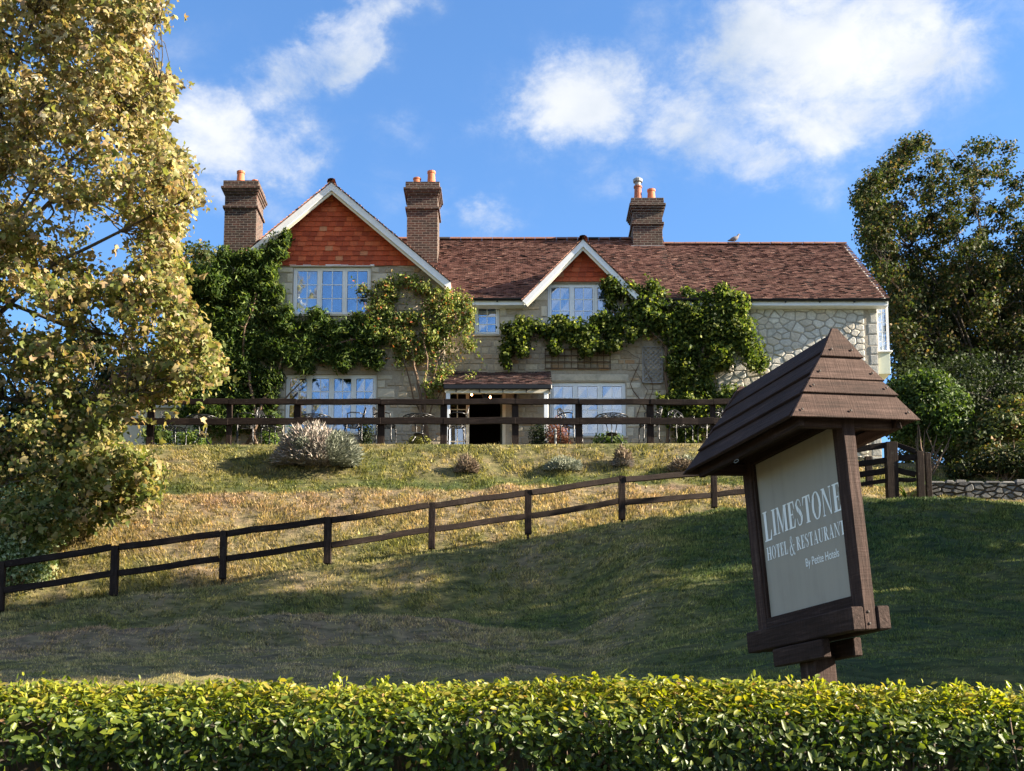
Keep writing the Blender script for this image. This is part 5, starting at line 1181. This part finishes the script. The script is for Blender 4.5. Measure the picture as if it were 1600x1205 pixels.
# ---- climbers on the front
def climber(name, label, blobs, D, dep, n, leafm, size, shape, stems, base, trail=None, fill=.8, down=.9, pts_up=.25, dense=.8):
    root = empty(name, base, label, 'climber'); E = []
    for b in blobs:
        u, v, ru, rv = b[:4]; d = (b[4] if len(b) > 4 else D) - random.uniform(0, dep * .5); s = D / 1900 * 1.0; p = at(u, v, d); E.append((tuple(p), (ru * s, dep * random.uniform(.55, 1.0), rv * s)))
        for _ in range(3):                            # ragged smaller sprays round each mass
            a = random.uniform(0, 6.28); q = at(u + math.cos(a) * ru * .95, v + math.sin(a) * rv * .95, d - random.uniform(0, dep * .5)); E.append((tuple(q), (ru * s * .38, dep * .5, rv * s * .42)))
    P, N, _ = shell(E, n, fill, .3, .8, .7); P += RNG.normal(size=P.shape) * .045
    thin = vnoise(P[:, 0] * 3.2, P[:, 2] * 3.2, 31) + .6 * vnoise(P[:, 0] * 8, P[:, 2] * 8, 32); kp = RNG.random(n) < np.clip(dense - thin * 1.5, .05, 1); P, N = P[kp], N[kp]
    ns = 260; i0 = RNG.choice(len(P), ns); ex, en = [], []
    for i in i0:                                     # loose shoots reaching out of the mass
        d_ = np.array([RNG.normal(0, .7), -abs(RNG.normal(0, .6)), RNG.normal(.15, .7)]); d_ /= np.linalg.norm(d_); L_ = RNG.uniform(.2, .55); k_n = int(L_ * 26)
        t_ = np.linspace(0, 1, k_n)[:, None]; ex.append(P[i] + d_ * L_ * t_ + np.array([0, 0, -.35 * L_]) * t_ ** 2 + RNG.normal(size=(k_n, 3)) * .02); en.append(RNG.normal(size=(k_n, 3)) + np.array([0, -.4, .5]))
    P = np.concatenate([P] + ex); N = np.concatenate([N] + en); n = len(P)
    P[:, 1] = np.minimum(P[:, 1], D + .28)
    o = put(bpy.data.objects.new('foliage', leaves('foliage', P, N, RNG.uniform(size * .6, size * 1.25, n), leafm, shape, down)), kind='stuff'); child_w(o, root)
    tb = []
    for s in stems:
        pts = [at(*q) for q in s[0]]; full = []
        for p, q in zip(pts, pts[1:]): full += crook(p, q, 4, .05)[:-1]
        full.append(pts[-1]); tb.append((full, [s[1] * (1 - .7 * i / (len(full) - 1)) for i in range(len(full))]))
    for b in blobs:
        p = at(b[0], b[1], D - .1); c = [q for t in tb[:len(stems)] for q in t[0]]; a = min(c, key=lambda q: (q - p).length); tb.append((crook(a, p, 4, .08), [.016, .013, .01, .008, .005]))
    child_w(tube_obj('stem', tb, 'twig', None, 6), root)
wb = [(330, 450, 40, 45), (368, 432, 40, 38), (405, 408, 32, 26), (428, 385, 20, 16), (446, 372, 9, 8), (302, 445, 20, 35), (350, 500, 55, 42), (415, 470, 24, 42), (440, 498, 26, 18), (490, 508, 42, 20), (545, 520, 38, 24), (590, 515, 28, 26),
      (400, 540, 58, 38), (470, 548, 50, 26), (535, 556, 45, 18), (585, 556, 20, 16), (340, 560, 48, 42), (320, 610, 42, 40), (380, 605, 50, 35), (420, 600, 18, 30), (395, 650, 40, 30), (340, 655, 50, 30), (425, 655, 10, 22), (290, 520, 30, 60), (352, 425, 24, 22, 31.62), (332, 440, 26, 18, 31.62), (378, 408, 14, 12, 31.62), (392, 398, 10, 8, 31.62)]
climber('wisteria', 'dark green wisteria smothering the gabled wing between upper and lower windows', wb, YW - .12, .36, 80000, 'wisteria_leaf', .15, 'slim', dense=1.05, stems=
        [([(400, 705, 31.8), (395, 620, 31.7), (380, 540, 31.7), (400, 440, 31.8)], .06), ([(380, 705, 31.8), (440, 560, 31.7), (580, 530, 31.7)], .05), ([(420, 650, 31.9), (455, 612, 31.95), (478, 588, 31.95)], .03)], base=at(395, 705, 31.8))
rb = [(690, 600, 14, 10), (738, 585, 8, 10), (668, 612, 8, 12), (735, 505, 10, 18), (560, 500, 14, 10), (602, 452, 24, 16), (640, 440, 26, 12), (600, 475, 22, 18), (588, 500, 18, 22), (625, 500, 32, 24), (672, 470, 26, 20), (712, 475, 20, 24), (672, 505, 34, 26), (716, 515, 20, 28), (650, 540, 38, 22), (700, 548, 28, 18), (618, 525, 22, 18), (726, 545, 12, 16), (640, 562, 20, 10), (690, 575, 22, 9), (668, 455, 14, 10), (565, 452, 12, 5), (580, 462, 10, 8)]
climber('rambling_rose', 'yellow green rambler with reddening leaves beside the porch, above bare stems', rb, 31.95, .27, 34000, 'rambler_leaf', .08, 'oval', dense=.5, stems=
        [([(662, 700, 31.8), (657, 640, 31.8), (652, 590, 31.8), (640, 530, 31.8), (600, 480, 31.8)], .055), ([(668, 700, 31.8), (664, 630, 31.75), (680, 580, 31.75), (712, 500, 31.8)], .05), ([(664, 660, 31.8), (690, 610, 31.7), (712, 590, 31.7)], .028), ([(660, 640, 31.8), (668, 560, 31.7), (660, 470, 31.8)], .035), ([(655, 640, 31.85), (630, 560, 31.8), (618, 520, 31.8)], .025)], base=at(664, 700, 31.8))
vb = [(802, 522, 16, 18), (830, 512, 24, 16), (870, 518, 28, 18), (918, 518, 32, 20), (958, 512, 28, 22), (1000, 495, 30, 34), (978, 455, 22, 14), (950, 442, 14, 7), (1022, 465, 28, 20), (1048, 505, 32, 40), (1092, 472, 34, 18), (1132, 466, 30, 16), (1156, 474, 16, 14), (1110, 510, 38, 32), (1150, 512, 30, 28), (1172, 542, 24, 24), (1188, 568, 14, 14), (1078, 552, 34, 34),
      (1092, 600, 32, 32), (1064, 598, 20, 34), (1128, 560, 22, 20), (790, 545, 10, 10), (788, 562, 5, 10), (815, 540, 14, 12), (865, 544, 8, 8), (915, 546, 9, 8), (1050, 640, 24, 22), (1095, 640, 28, 26), (1135, 625, 22, 26), (1142, 665, 22, 20), (1080, 672, 30, 18), (955, 470, 8, 18), (938, 540, 25, 8)]
climber('virginia_creeper', 'bright green vine trained under the dormer window and along the rubble wall', vb, Y0 - .15, .38, 58000, 'vine_leaf', .105, 'rhomb', dense=.95, stems=
        [([(1040, 705, 32.3), (1045, 620, 32.35), (1040, 540, 32.35), (1000, 500, 32.35), (880, 520, 32.35), (800, 530, 32.4)], .05), ([(1090, 705, 32.3), (1085, 600, 32.3), (1110, 520, 32.3), (1180, 540, 32.3)], .05), ([(1008, 640, 32.5), (985, 600, 32.5), (1000, 560, 32.5), (960, 540, 32.5)], .018), ([(992, 660, 32.5), (1012, 610, 32.5), (985, 570, 32.5)], .014), ([(1010, 655, 32.5), (1020, 600, 32.5), (1005, 560, 32.5)], .014)], base=at(1060, 705, 32.3))

# ---- shrubs and tufts
def bush(name, label, cat, blobs, n, leafm, size, shape, base, group=None, down=0., up=.4, fill=.7, core=None, stems=None):
    root = empty(name, base, label, cat, group); P, N, _ = shell(blobs, n, fill, up, .8, .6)
    g = ground_z(P[:, 0], P[:, 1]); P[:, 2] = np.maximum(P[:, 2], g + .02)
    o = put(bpy.data.objects.new('foliage', leaves('foliage', P, N, RNG.uniform(size * .6, size * 1.25, n), leafm, shape, down)), kind='stuff'); child_w(o, root)
    b = Vector(base); tb = []
    for c, r in blobs:
        for k in range(2):
            e = Vector(c) + Vector(unit(RNG.normal(size=(1, 3)))[0]) * min(r) * .7; tb.append((crook(b + Vector((random.uniform(-.08, .08), random.uniform(-.05, .05), -.05)), e, 4, .06), [.022, .017, .012, .008, .004]))
    child_w(tube_obj('stem', tb, 'twig', None, 5), root); return root
def B(u, v, ru, rv, D, dep): s = D / 1900; return (tuple(at(u, v, D)), (ru * s, dep, rv * s))
def sprigs(name, label, u, v, ru, rv, D, n, mats, size):
    """a cushion of fine upright sprigs radiating from its base"""
    b = at(u, v + rv * .9, D); s = D / 1900; b.z = gz(b.x, b.y); root = empty(name, b, label, 'bush')
    d = unit(RNG.normal(size=(n, 3)) * np.array([1, .8, .75])); d[:, 2] = np.abs(d[:, 2]); rad = RNG.random(n) ** .35 * (1 + .16 * vnoise(d[:, 0] * 4 + 9, d[:, 2] * 4, 3) * 2)
    P = np.array(b) + d * np.array([ru * s, ru * s * .7, rv * s * 1.85]) * rad[:, None]; P[:, 2] = np.maximum(P[:, 2], ground_z(P[:, 0], P[:, 1]) + .02)
    Nn = np.cross(d + RNG.normal(size=(n, 3)) * .15, RNG.normal(size=(n, 3)))
    T, Fc = LEAF['slim']; y = unit(d * np.array([1, 1, 1.2]) + RNG.normal(size=(n, 3)) * .35); z = unit(np.cross(y, RNG.normal(size=(n, 3)))); x = np.cross(y, z); sz = RNG.uniform(.6, 1.3, n) * size
    V = (T[None, :, 0, None] * x[:, None] * .8 + (T[None, :, 1, None] - .3) * y[:, None] + T[None, :, 2, None] * z[:, None]) * sz[:, None, None] + P[:, None]
    half = vnoise(P[:, 0] * 2.2, P[:, 2] * 2.5, 7) > 0
    for i, mt in enumerate(mats):
        q = half if i == 0 else ~half
        if len(mats) == 1: q = np.ones(n, bool)
        k = q.sum(); fa = (np.arange(k)[:, None, None] * 4 + Fc[None]).reshape(-1, 4); o = put(bpy.data.objects.new('foliage', np_mesh('foliage', V[q].reshape(-1, 3), fa, mt, RNG.random(k))), kind='stuff'); child_w(o, root)
    return root
sprigs('lavender_bush', 'big silvery lavender cushion on the bank below the terrace fence', 498, 722, 70, 36, 28.5, 9000, ['lavender_sprig', 'grey_sprig'], .14)
sprigs('faded_tuft', 'brown faded flower clump low on the bank below the porch', 730, 740, 18, 15, 28.5, 1300, ['dry_sprig'], .11)
sprigs('santolina_tuft', 'grey green low tuft on the bank, just above the fence rail', 882, 744, 30, 12, 28.7, 1800, ['grey_sprig'], .10)
sprigs('dried_tuft', 'upright dried pinkish clump on the bank between fence posts', 974, 728, 16, 17, 28.8, 1300, ['dry_sprig', 'lavender_sprig'], .11)
sprigs('scrub_tuft', 'dull brown scrub on the bank beside the sign roof', 1075, 752, 30, 13, 28.7, 1500, ['dry_sprig', 'grey_sprig'], .12)
b_ = at(30, 900, 23.9); b_.z = gz(b_.x, b_.y)
bush('variegated_ivy', 'pale variegated ivy mound behind the low end of the fence', 'bush', [B(20, 870, 60, 60, 23.9, .7), B(75, 820, 35, 40, 24.2, .6), B(30, 800, 60, 45, 24.4, .7), B(60, 880, 30, 40, 23.8, .4), B(-60, 850, 60, 80, 24.2, .7)], 9500, 'ivy_leaf', .085, 'rhomb', b_)
b_ = at(1450, 690, 29.0); b_.z = gz(b_.x, b_.y)
bush('round_bush', 'rounded glossy green bush growing by the end of the house', 'bush', [B(1455, 640, 62, 55, 30.2, .9), B(1420, 615, 40, 30, 30.4, .7), B(1480, 665, 40, 38, 30.0, .8), B(1410, 665, 30, 34, 30.3, .6), B(1445, 600, 40, 22, 30.4, .7), B(1500, 640, 20, 28, 30.1, .5)], 8500, 'laurel_leaf', .125, 'oval', b_)
b_ = at(1570, 745, 28.9); b_.z = gz(b_.x, b_.y)
bush('mixed_shrub', 'loose reddish green shrub sprawling above the drystone wall', 'bush', [B(1560, 665, 45, 28, 29.6, .7), B(1600, 660, 50, 35, 29.8, .7), B(1530, 690, 35, 25, 29.5, .6), B(1580, 630, 26, 14, 29.7, .4)], 5200, 'shrub_leaf', .11, 'rhomb', b_)
bush('dark_shrub', 'low dark shrub hanging over the top of the drystone wall', 'bush', [B(1550, 722, 50, 26, 29.0, .5), B(1610, 720, 60, 34, 29.0, .6), B(1500, 735, 26, 18, 28.9, .4)], 5200, 'dark_tree_leaf', .10, 'oval', at(1560, 755, 28.9))
bush('clipped_box', 'dark clipped box bush against the wall beside the doorway', 'bush', [B(842, 682, 17, 26, 31.2, .4), B(842, 705, 18, 20, 31.2, .4)], 2600, 'box_leaf', .055, 'oval', at(842, 715, 31.2))
bush('bronze_bush', 'rounded bronze leaved bush below the lower front window', 'bush', [B(871, 678, 20, 28, 31.0, .4), B(876, 700, 20, 20, 31.0, .4)], 2600, 'bronze_leaf', .06, 'oval', at(872, 715, 31.0))
bush('green_mound', 'low green shrub under the table outside the front window', 'bush', [B(950, 690, 26, 16, 31.4, .35), B(965, 700, 26, 12, 31.4, .35)], 1700, 'laurel_leaf', .08, 'oval', at(955, 712, 31.4))
bush('dark_cone', 'dark upright shrub beneath the window of the gabled wing', 'bush', [B(572, 675, 13, 24, 31.3, .3), B(572, 700, 14, 18, 31.3, .3)], 1500, 'box_leaf', .06, 'oval', at(572, 712, 31.3))
bush('moss_mound', 'yellow green mossy mound under the table near the rambler', 'bush', [B(655, 692, 20, 12, 31.2, .3)], 1500, 'moss', .05, 'rhomb', at(655, 705, 31.2))
bush('side_shrub', 'dim leafy shrub behind the tables near the sycamore', 'bush', [B(300, 690, 30, 18, 31.4, .4), B(250, 680, 30, 24, 31.4, .4), B(420, 690, 16, 22, 31.5, .3)], 2600, 'wisteria_leaf', .09, 'oval', at(300, 712, 31.4))
bush('dark_thicket', 'dark thicket closing the view behind the low lean-to roof', 'bush', [B(u_, v_, 45, 42, 37.5, .9) for u_, v_ in ((40, 640), (110, 620), (180, 600), (240, 590), (290, 560), (60, 560), (140, 540), (20, 690), (90, 690), (200, 660), (260, 660), (-60, 600), (-60, 680))], 15000, 'dark_tree_leaf', .2, 'oval', at(150, 735, 37.5))
# strap leaved clump behind the corner fence
o = bpy.data.objects.new('strap_leaf_plant', None); b_ = at(1418, 768, 27.5); b_.z = gz(b_.x, b_.y); root = empty('strap_leaf_plant', b_, 'strappy leaved clump growing through the corner fence', 'plant'); bpy.data.objects.remove(o)
for i in range(26):
    a = random.uniform(0, 6.28); L = random.uniform(.4, .75); m = MB(); d = Vector((math.cos(a), math.sin(a) * .6, 0)); s = Vector((-d.y, d.x, 0)).normalized() * .018; pts = [b_ + d * L * t * .8 + Vector((0, 0, L * (1.5 * t - 1.15 * t * t))) for t in (0, .3, .6, .85, 1)]
    for k in range(4): w0, w1 = 1 - .22 * k, 1 - .22 * (k + 1); m.poly([pts[k] - s * w0, pts[k] + s * w0, pts[k + 1] + s * w1, pts[k + 1] - s * w1])
    me_o = m.obj('leaf', 'laurel_leaf', None); me_o.data.attributes.new('rnd', 'FLOAT', 'FACE').data.foreach_set('value', [random.random()] * 4); child_w(me_o, root)

# ---- drystone wall by the far shrubs
dw = empty('drystone_wall', at(1530, 785, 27.6), 'low grey drystone wall at the top of the mound under the shrubs', 'wall')
wx0, wx1, wy = at(1452, 770, 27.6).x, at(1720, 770, 27.6).x, 27.6; wzt = at(1500, 752, 27.6).z; wzb = wzt - 1.0
m = MB(); m.box(wx0, wx1, wy + .05, wy + .45, wzb, wzt - .05); child_w(m.obj('core', 'soil'), dw)
for c in voronoi(wx0, wx1, wzb, wzt, .16, 1.9, 1100):
    mb = stone_mb(c, wy + .05, random.uniform(.03, .08))
    if mb: child_w(mb.obj('stone', 'grey_stone'), dw)
x = wx0
while x < wx1:
    w = random.uniform(.22, .45); m = MB(); z1 = wzt + random.uniform(.0, .06); m.hexa([(x, wy - .02, wzt - .05), (x + w - .02, wy - .02, wzt - .05), (x + w - .02, wy + .42, wzt - .05), (x, wy + .42, wzt - .05), (x + .03, wy + .02, z1), (x + w - .05, wy, z1 - .01), (x + w - .05, wy + .4, z1), (x + .03, wy + .4, z1)]); child_w(m.obj('stone', 'grey_stone', bevel=.015), dw); x += w

# ================================================================ TERRACE FURNITURE
def make_chair():
    """cast metal garden armchair; faces local -Y; origin on the ground"""
    P = []; m = MB(); n = 14
    seat = [(.22 * math.cos(a) * (1.05), .21 * math.sin(a)) for a in np.linspace(0, 2 * math.pi, n + 1)[:-1]]
    m.tube([(x, y, .45) for x, y in seat] + [(seat[0][0], seat[0][1], .45)], .014, 6)
    for k in (-.14, -.07, 0, .07, .14): h = .21 * math.sqrt(max(.05, 1 - (k / .23) ** 2)); m.box(k - .012, k + .012, -h, h, .444, .452)
    for k in (-.1, 0, .1): m.box(-.2, .2, k - .01, k + .01, .4525, .458)
    P.append(('seat', m))
    m = MB(); out = [(-.17, .20, .46), (-.21, .235, .66), (-.17, .27, .82), (0, .285, .90), (.17, .27, .82), (.21, .235, .66), (.17, .20, .46)]
    fine = []
    for p, q in zip(out, out[1:]): fine += [Vector(p).lerp(Vector(q), t / 3) for t in range(3)]
    m.tube(fine + [Vector(out[-1])], .013, 6)
    for a, b in (((-.19, .22, .58), (.08, .28, .88)), ((-.2, .235, .70), (-.04, .28, .88)), ((.19, .22, .58), (-.08, .285, .885)), ((.2, .235, .70), (.04, .285, .885)), ((-.17, .2, .48), (.18, .262, .80)), ((.17, .2, .48), (-.18, .266, .80)), ((0, .205, .47), (0, .29, .895)), ((-.09, .2, .47), (.2, .25, .69)), ((.09, .2, .47), (-.2, .254, .69))): m.bar(a, b, .016, .012, (0, 1, 0))
    P.append(('backrest', m))
    for s in (-1, 1):
        m = MB(); m.tube([(s * .21, .23, .66), (s * .27, .1, .68), (s * .28, -.08, .675), (s * .26, -.17, .64), (s * .235, -.15, .55), (s * .21, -.1, .455)], .014, 6); P.append(('armrest', m))
        for t in (-1, 1):
            m = MB(); m.tube([(s * .16, t * .14, .445), (s * .205, t * .17, .40), (s * .21, t * .175, .25), (s * .20, t * .175, .1), (s * .235, t * .20, .0)], [.018, .017, .014, .013, .018], 6); P.append(('leg', m))
    return [(k, mm.mesh(k, 'cast_metal', True)) for k, mm in P]
def make_table():
    P = []; m = MB(); r = .42
    for rr in (r, .30, .17): m.tube([(rr * math.cos(a), rr * math.sin(a), .72) for a in np.linspace(0, 2 * math.pi, 25)], .016 if rr == r else .01, 6)
    for k in range(16): a = 2 * math.pi * k / 16; b = a + .35; m.bar((.05 * math.cos(a), .05 * math.sin(a), .72), (r * math.cos(b), r * math.sin(b), .72), .014, .012)
    for k in range(16): a = 2 * math.pi * k / 16; b = a - .5; m.bar((.17 * math.cos(a), .17 * math.sin(a), .7205), (r * math.cos(b), r * math.sin(b), .7205), .012, .010)
    P.append(('table_top', m))
    m = MB(); m.lathe((0, 0, .26), [(.13, 0), (.15, .015), (.15, .03), (.04, .045)], 14); P.append(('shelf', m))
    for k in range(4):
        a = math.pi / 4 + k * math.pi / 2; c, s = math.cos(a), math.sin(a); m = MB(); m.tube([(c * .22, s * .22, .71), (c * .13, s * .13, .52), (c * .10, s * .10, .36), (c * .14, s * .14, .2), (c * .25, s * .25, .06), (c * .30, s * .30, .0)], [.016, .014, .014, .015, .016, .02], 6); P.append(('leg', m))
    return [(k, mm.mesh(k, 'cast_metal', True)) for k, mm in P]
CH, TB = make_chair(), make_table()
def place(parts, name, u, D, rz, label, cat, group, s=1.0):
    p = at(u, 690, D); o = empty(name, (p.x, p.y, gz(p.x, p.y)), label, cat, group, rz); o.scale = (s, s, s)
    for k, me in parts: c = bpy.data.objects.new(k, me); C.objects.link(c); c.parent = o
place(TB, 'garden_table', 316, 30.5, .2, 'round lattice table at the sycamore end of the terrace', 'table', 'lattice tables on the terrace')
place(TB, 'garden_table', 492, 30.5, .5, 'round lattice table in front of the gabled wing\'s lower window', 'table', 'lattice tables on the terrace')
place(TB, 'garden_table', 655, 30.5, .1, 'round lattice table below the rambler beside the porch', 'table', 'lattice tables on the terrace')
place(TB, 'garden_table', 956, 30.5, .7, 'round lattice table below the front window, past the bronze bush', 'table', 'lattice tables on the terrace')
CG = 'cast metal chairs on the terrace'
for u, D, a, lab in [(383, 30.3, -80, 'metal garden chair turned towards the table by the sycamore'), (425, 30.7, 75, 'metal garden chair seen edge on before the wisteria'), (551, 30.3, -75, 'metal garden chair behind the lavender bush, back against the wing window'),
                     (603, 30.4, 80, 'metal garden chair half hidden by the post beside the lavender'), (713, 30.3, -85, 'metal garden chair standing in front of the glazed side light'), (893, 30.35, 60, 'metal garden chair beside the bronze bush'),
                     (1014, 30.4, -80, 'metal garden chair hidden behind the post next to the diagonal trellis'), (1064, 30.5, 20, 'metal garden chair below the vine with its lattice back showing'), (272, 30.6, 70, 'metal garden chair in the shade under the sycamore leaves'), (1108, 30.5, -70, 'metal garden chair nearest the roof of the sign')]:
    place(CH, 'garden_chair', u, D, R(a), lab, 'chair', CG, 1.12)

# ---- trellises, lanterns and other small things on the front
def wp(u, v, D=Y0): p = at(u, v, D); return p
tr = empty('square_trellis', wp(900, 577, Y0 - .06), 'brown square trellis panel fixed to the wall under the vine', 'trellis')
a, b = wp(852, 562), wp(953, 562); zt, zb = wp(800, 547).z, wp(800, 577).z; n = 10
for i in range(n + 1): x = a.x + (b.x - a.x) * i / n; beam('slat', (x, Y0 - .055, zb), (x, Y0 - .055, zt), .03, .02, 'trellis_wood', tr, bevel=0)
for i in range(4): z = zb + (zt - zb) * i / 3; beam('slat', (a.x - .02, Y0 - .077, z), (b.x + .02, Y0 - .077, z), .02, .03, 'trellis_wood', tr, bevel=0)
tr = empty('diagonal_trellis', wp(1017, 600, Y0 - .06), 'pale grey diagonal trellis panel at the edge of the vine', 'trellis')
a, b = wp(1004, 572), wp(1034, 572); zt, zb = wp(800, 543).z, wp(800, 599).z
for x in (a.x, b.x): beam('frame_bar', (x, Y0 - .06, zb), (x, Y0 - .06, zt), .035, .03, 'grey_trellis_wood', tr, bevel=0)
for z in (zb, zt): beam('frame_bar', (a.x + .02, Y0 - .06, z), (b.x - .02, Y0 - .06, z), .03, .035, 'grey_trellis_wood', tr, bevel=0)
W, H = b.x - a.x, zt - zb
for s in (1, -1):
    c = -H
    while c < W + H:
        pts = []
        x0, x1 = max(0, c), min(W, c + H)
        if x1 - x0 > .06:
            z0, z1 = (x0 - c), (x1 - c)
            if s < 0: z0, z1 = H - z0, H - z1
            beam('slat', (a.x + x0, Y0 - .05 - .012 * s, zb + z0), (a.x + x1, Y0 - .05 - .012 * s, zb + z1), .012, .028, 'grey_trellis_wood', tr, bevel=0)
        c += .135
def lantern(u, v, D, label, hang):
    p = at(u, v, D); r = empty('lantern', p, label, 'lantern')
    m = MB(); m.lathe((0, 0, 0), [(.05, -.12), (.09, .06), (.09, .07)], 6); m.obj('glass_box', 'black_metal', r)
    m = MB(); m.lathe((0, 0, 0), [(.12, .07), (.06, .14), (.02, .17), (.012, .2)], 6); m.obj('cap', 'black_metal', r)
    m = MB()
    if hang: m.tube([(0, 0, .19), (0, 0, hang)], .008, 5)
    else: m.tube([(0, 0, .19), (0, .05, .26), (0, .13, .22), (0, .2, .1)], .012, 6)
    m.obj('bracket', 'black_metal', r)
lantern(796, 573, Y0 - .2, 'black wall lantern fixed above the porch roof', 0); lantern(757, 617, 31.6, 'black lantern hanging under the porch over the doorway', .16)
for u, v, D, lab in ((737, 617, 32.0, 'small glowing bulb by the porch frame over the side light'), (766, 621, 32.0, 'small orange glowing bulb above the dark doorway')):
    p = at(u, v, D); r = empty('porch_bulb', p, lab, 'bulb'); m = MB(); m.lathe((0, 0, 0), [(.005, -.03), (.024, -.015), (.028, .005), (.018, .028), (.012, .04)], 10); m.obj('bulb', 'bulb_glow', r, smooth=True)
    m = MB(); m.lathe((0, 0, 0), [(.014, .041), (.016, .06), (.012, .075)], 8); m.tube([(0, 0, .075), (0, 0, max(.1, pz0 - .15 + (D - 31.2) * .25 - p.z))], .004, 4); m.obj('holder', 'black_metal', r)
p = at(868, 690, 30.25); r = empty('garden_light', (p.x, p.y, gz(p.x, p.y)), 'short pale bollard light at the terrace edge before the bronze bush', 'light'); m = MB(); m.lathe((0, 0, 0), [(.03, 0), (.03, .36), (.026, .37)], 10); m.obj('column', 'lead', r); m = MB(); m.lathe((0, 0, .371), [(.034, 0), (.036, .03), (.01, .045)], 10); m.obj('cap', 'white_paint', r)
# a pigeon on the far ridge
p = at(1147, 379, YR); r_ = rzr + .11; m = MB()
prof = [(-.20, .02, .012), (-.13, .035, .03), (-.06, .06, .062), (.02, .085, .075), (.08, .115, .062), (.12, .165, .036), (.135, .20, .032), (.155, .225, .030), (.18, .225, .014), (.205, .215, .004)]
m.tube([(x, 0, z) for x, z, _ in prof], [q for *_, q in prof], 10)
for s in (-1, 1): m.tube([(.01, s * .03, .04), (.015, s * .03, -.03)], .007, 5)
m.obj('pigeon', 'feather', None, smooth=True, loc=(p.x, YR, r_), label='grey pigeon perched on the ridge of the roof', cat='bird')
# a red paper star behind the small upper window
m = MB(); p = at(752, 500, Y0 + .2); pts = [(.085 * (1 if i % 2 else .5) * math.cos(i * math.pi / 5), .085 * (1 if i % 2 else .5) * math.sin(i * math.pi / 5)) for i in range(10)]
k = len(pts); m.v = [(x, -.006, z) for x, z in pts] + [(x, .006, z) for x, z in pts]; m.f = [tuple(range(k)), tuple(reversed(range(k, 2 * k)))] + [(i, (i + 1) % k, k + (i + 1) % k, k + i) for i in range(k)]
m.obj('window_ornament', 'terracotta', None, loc=p, label='small red ornament hanging inside the little upper window', cat='ornament')
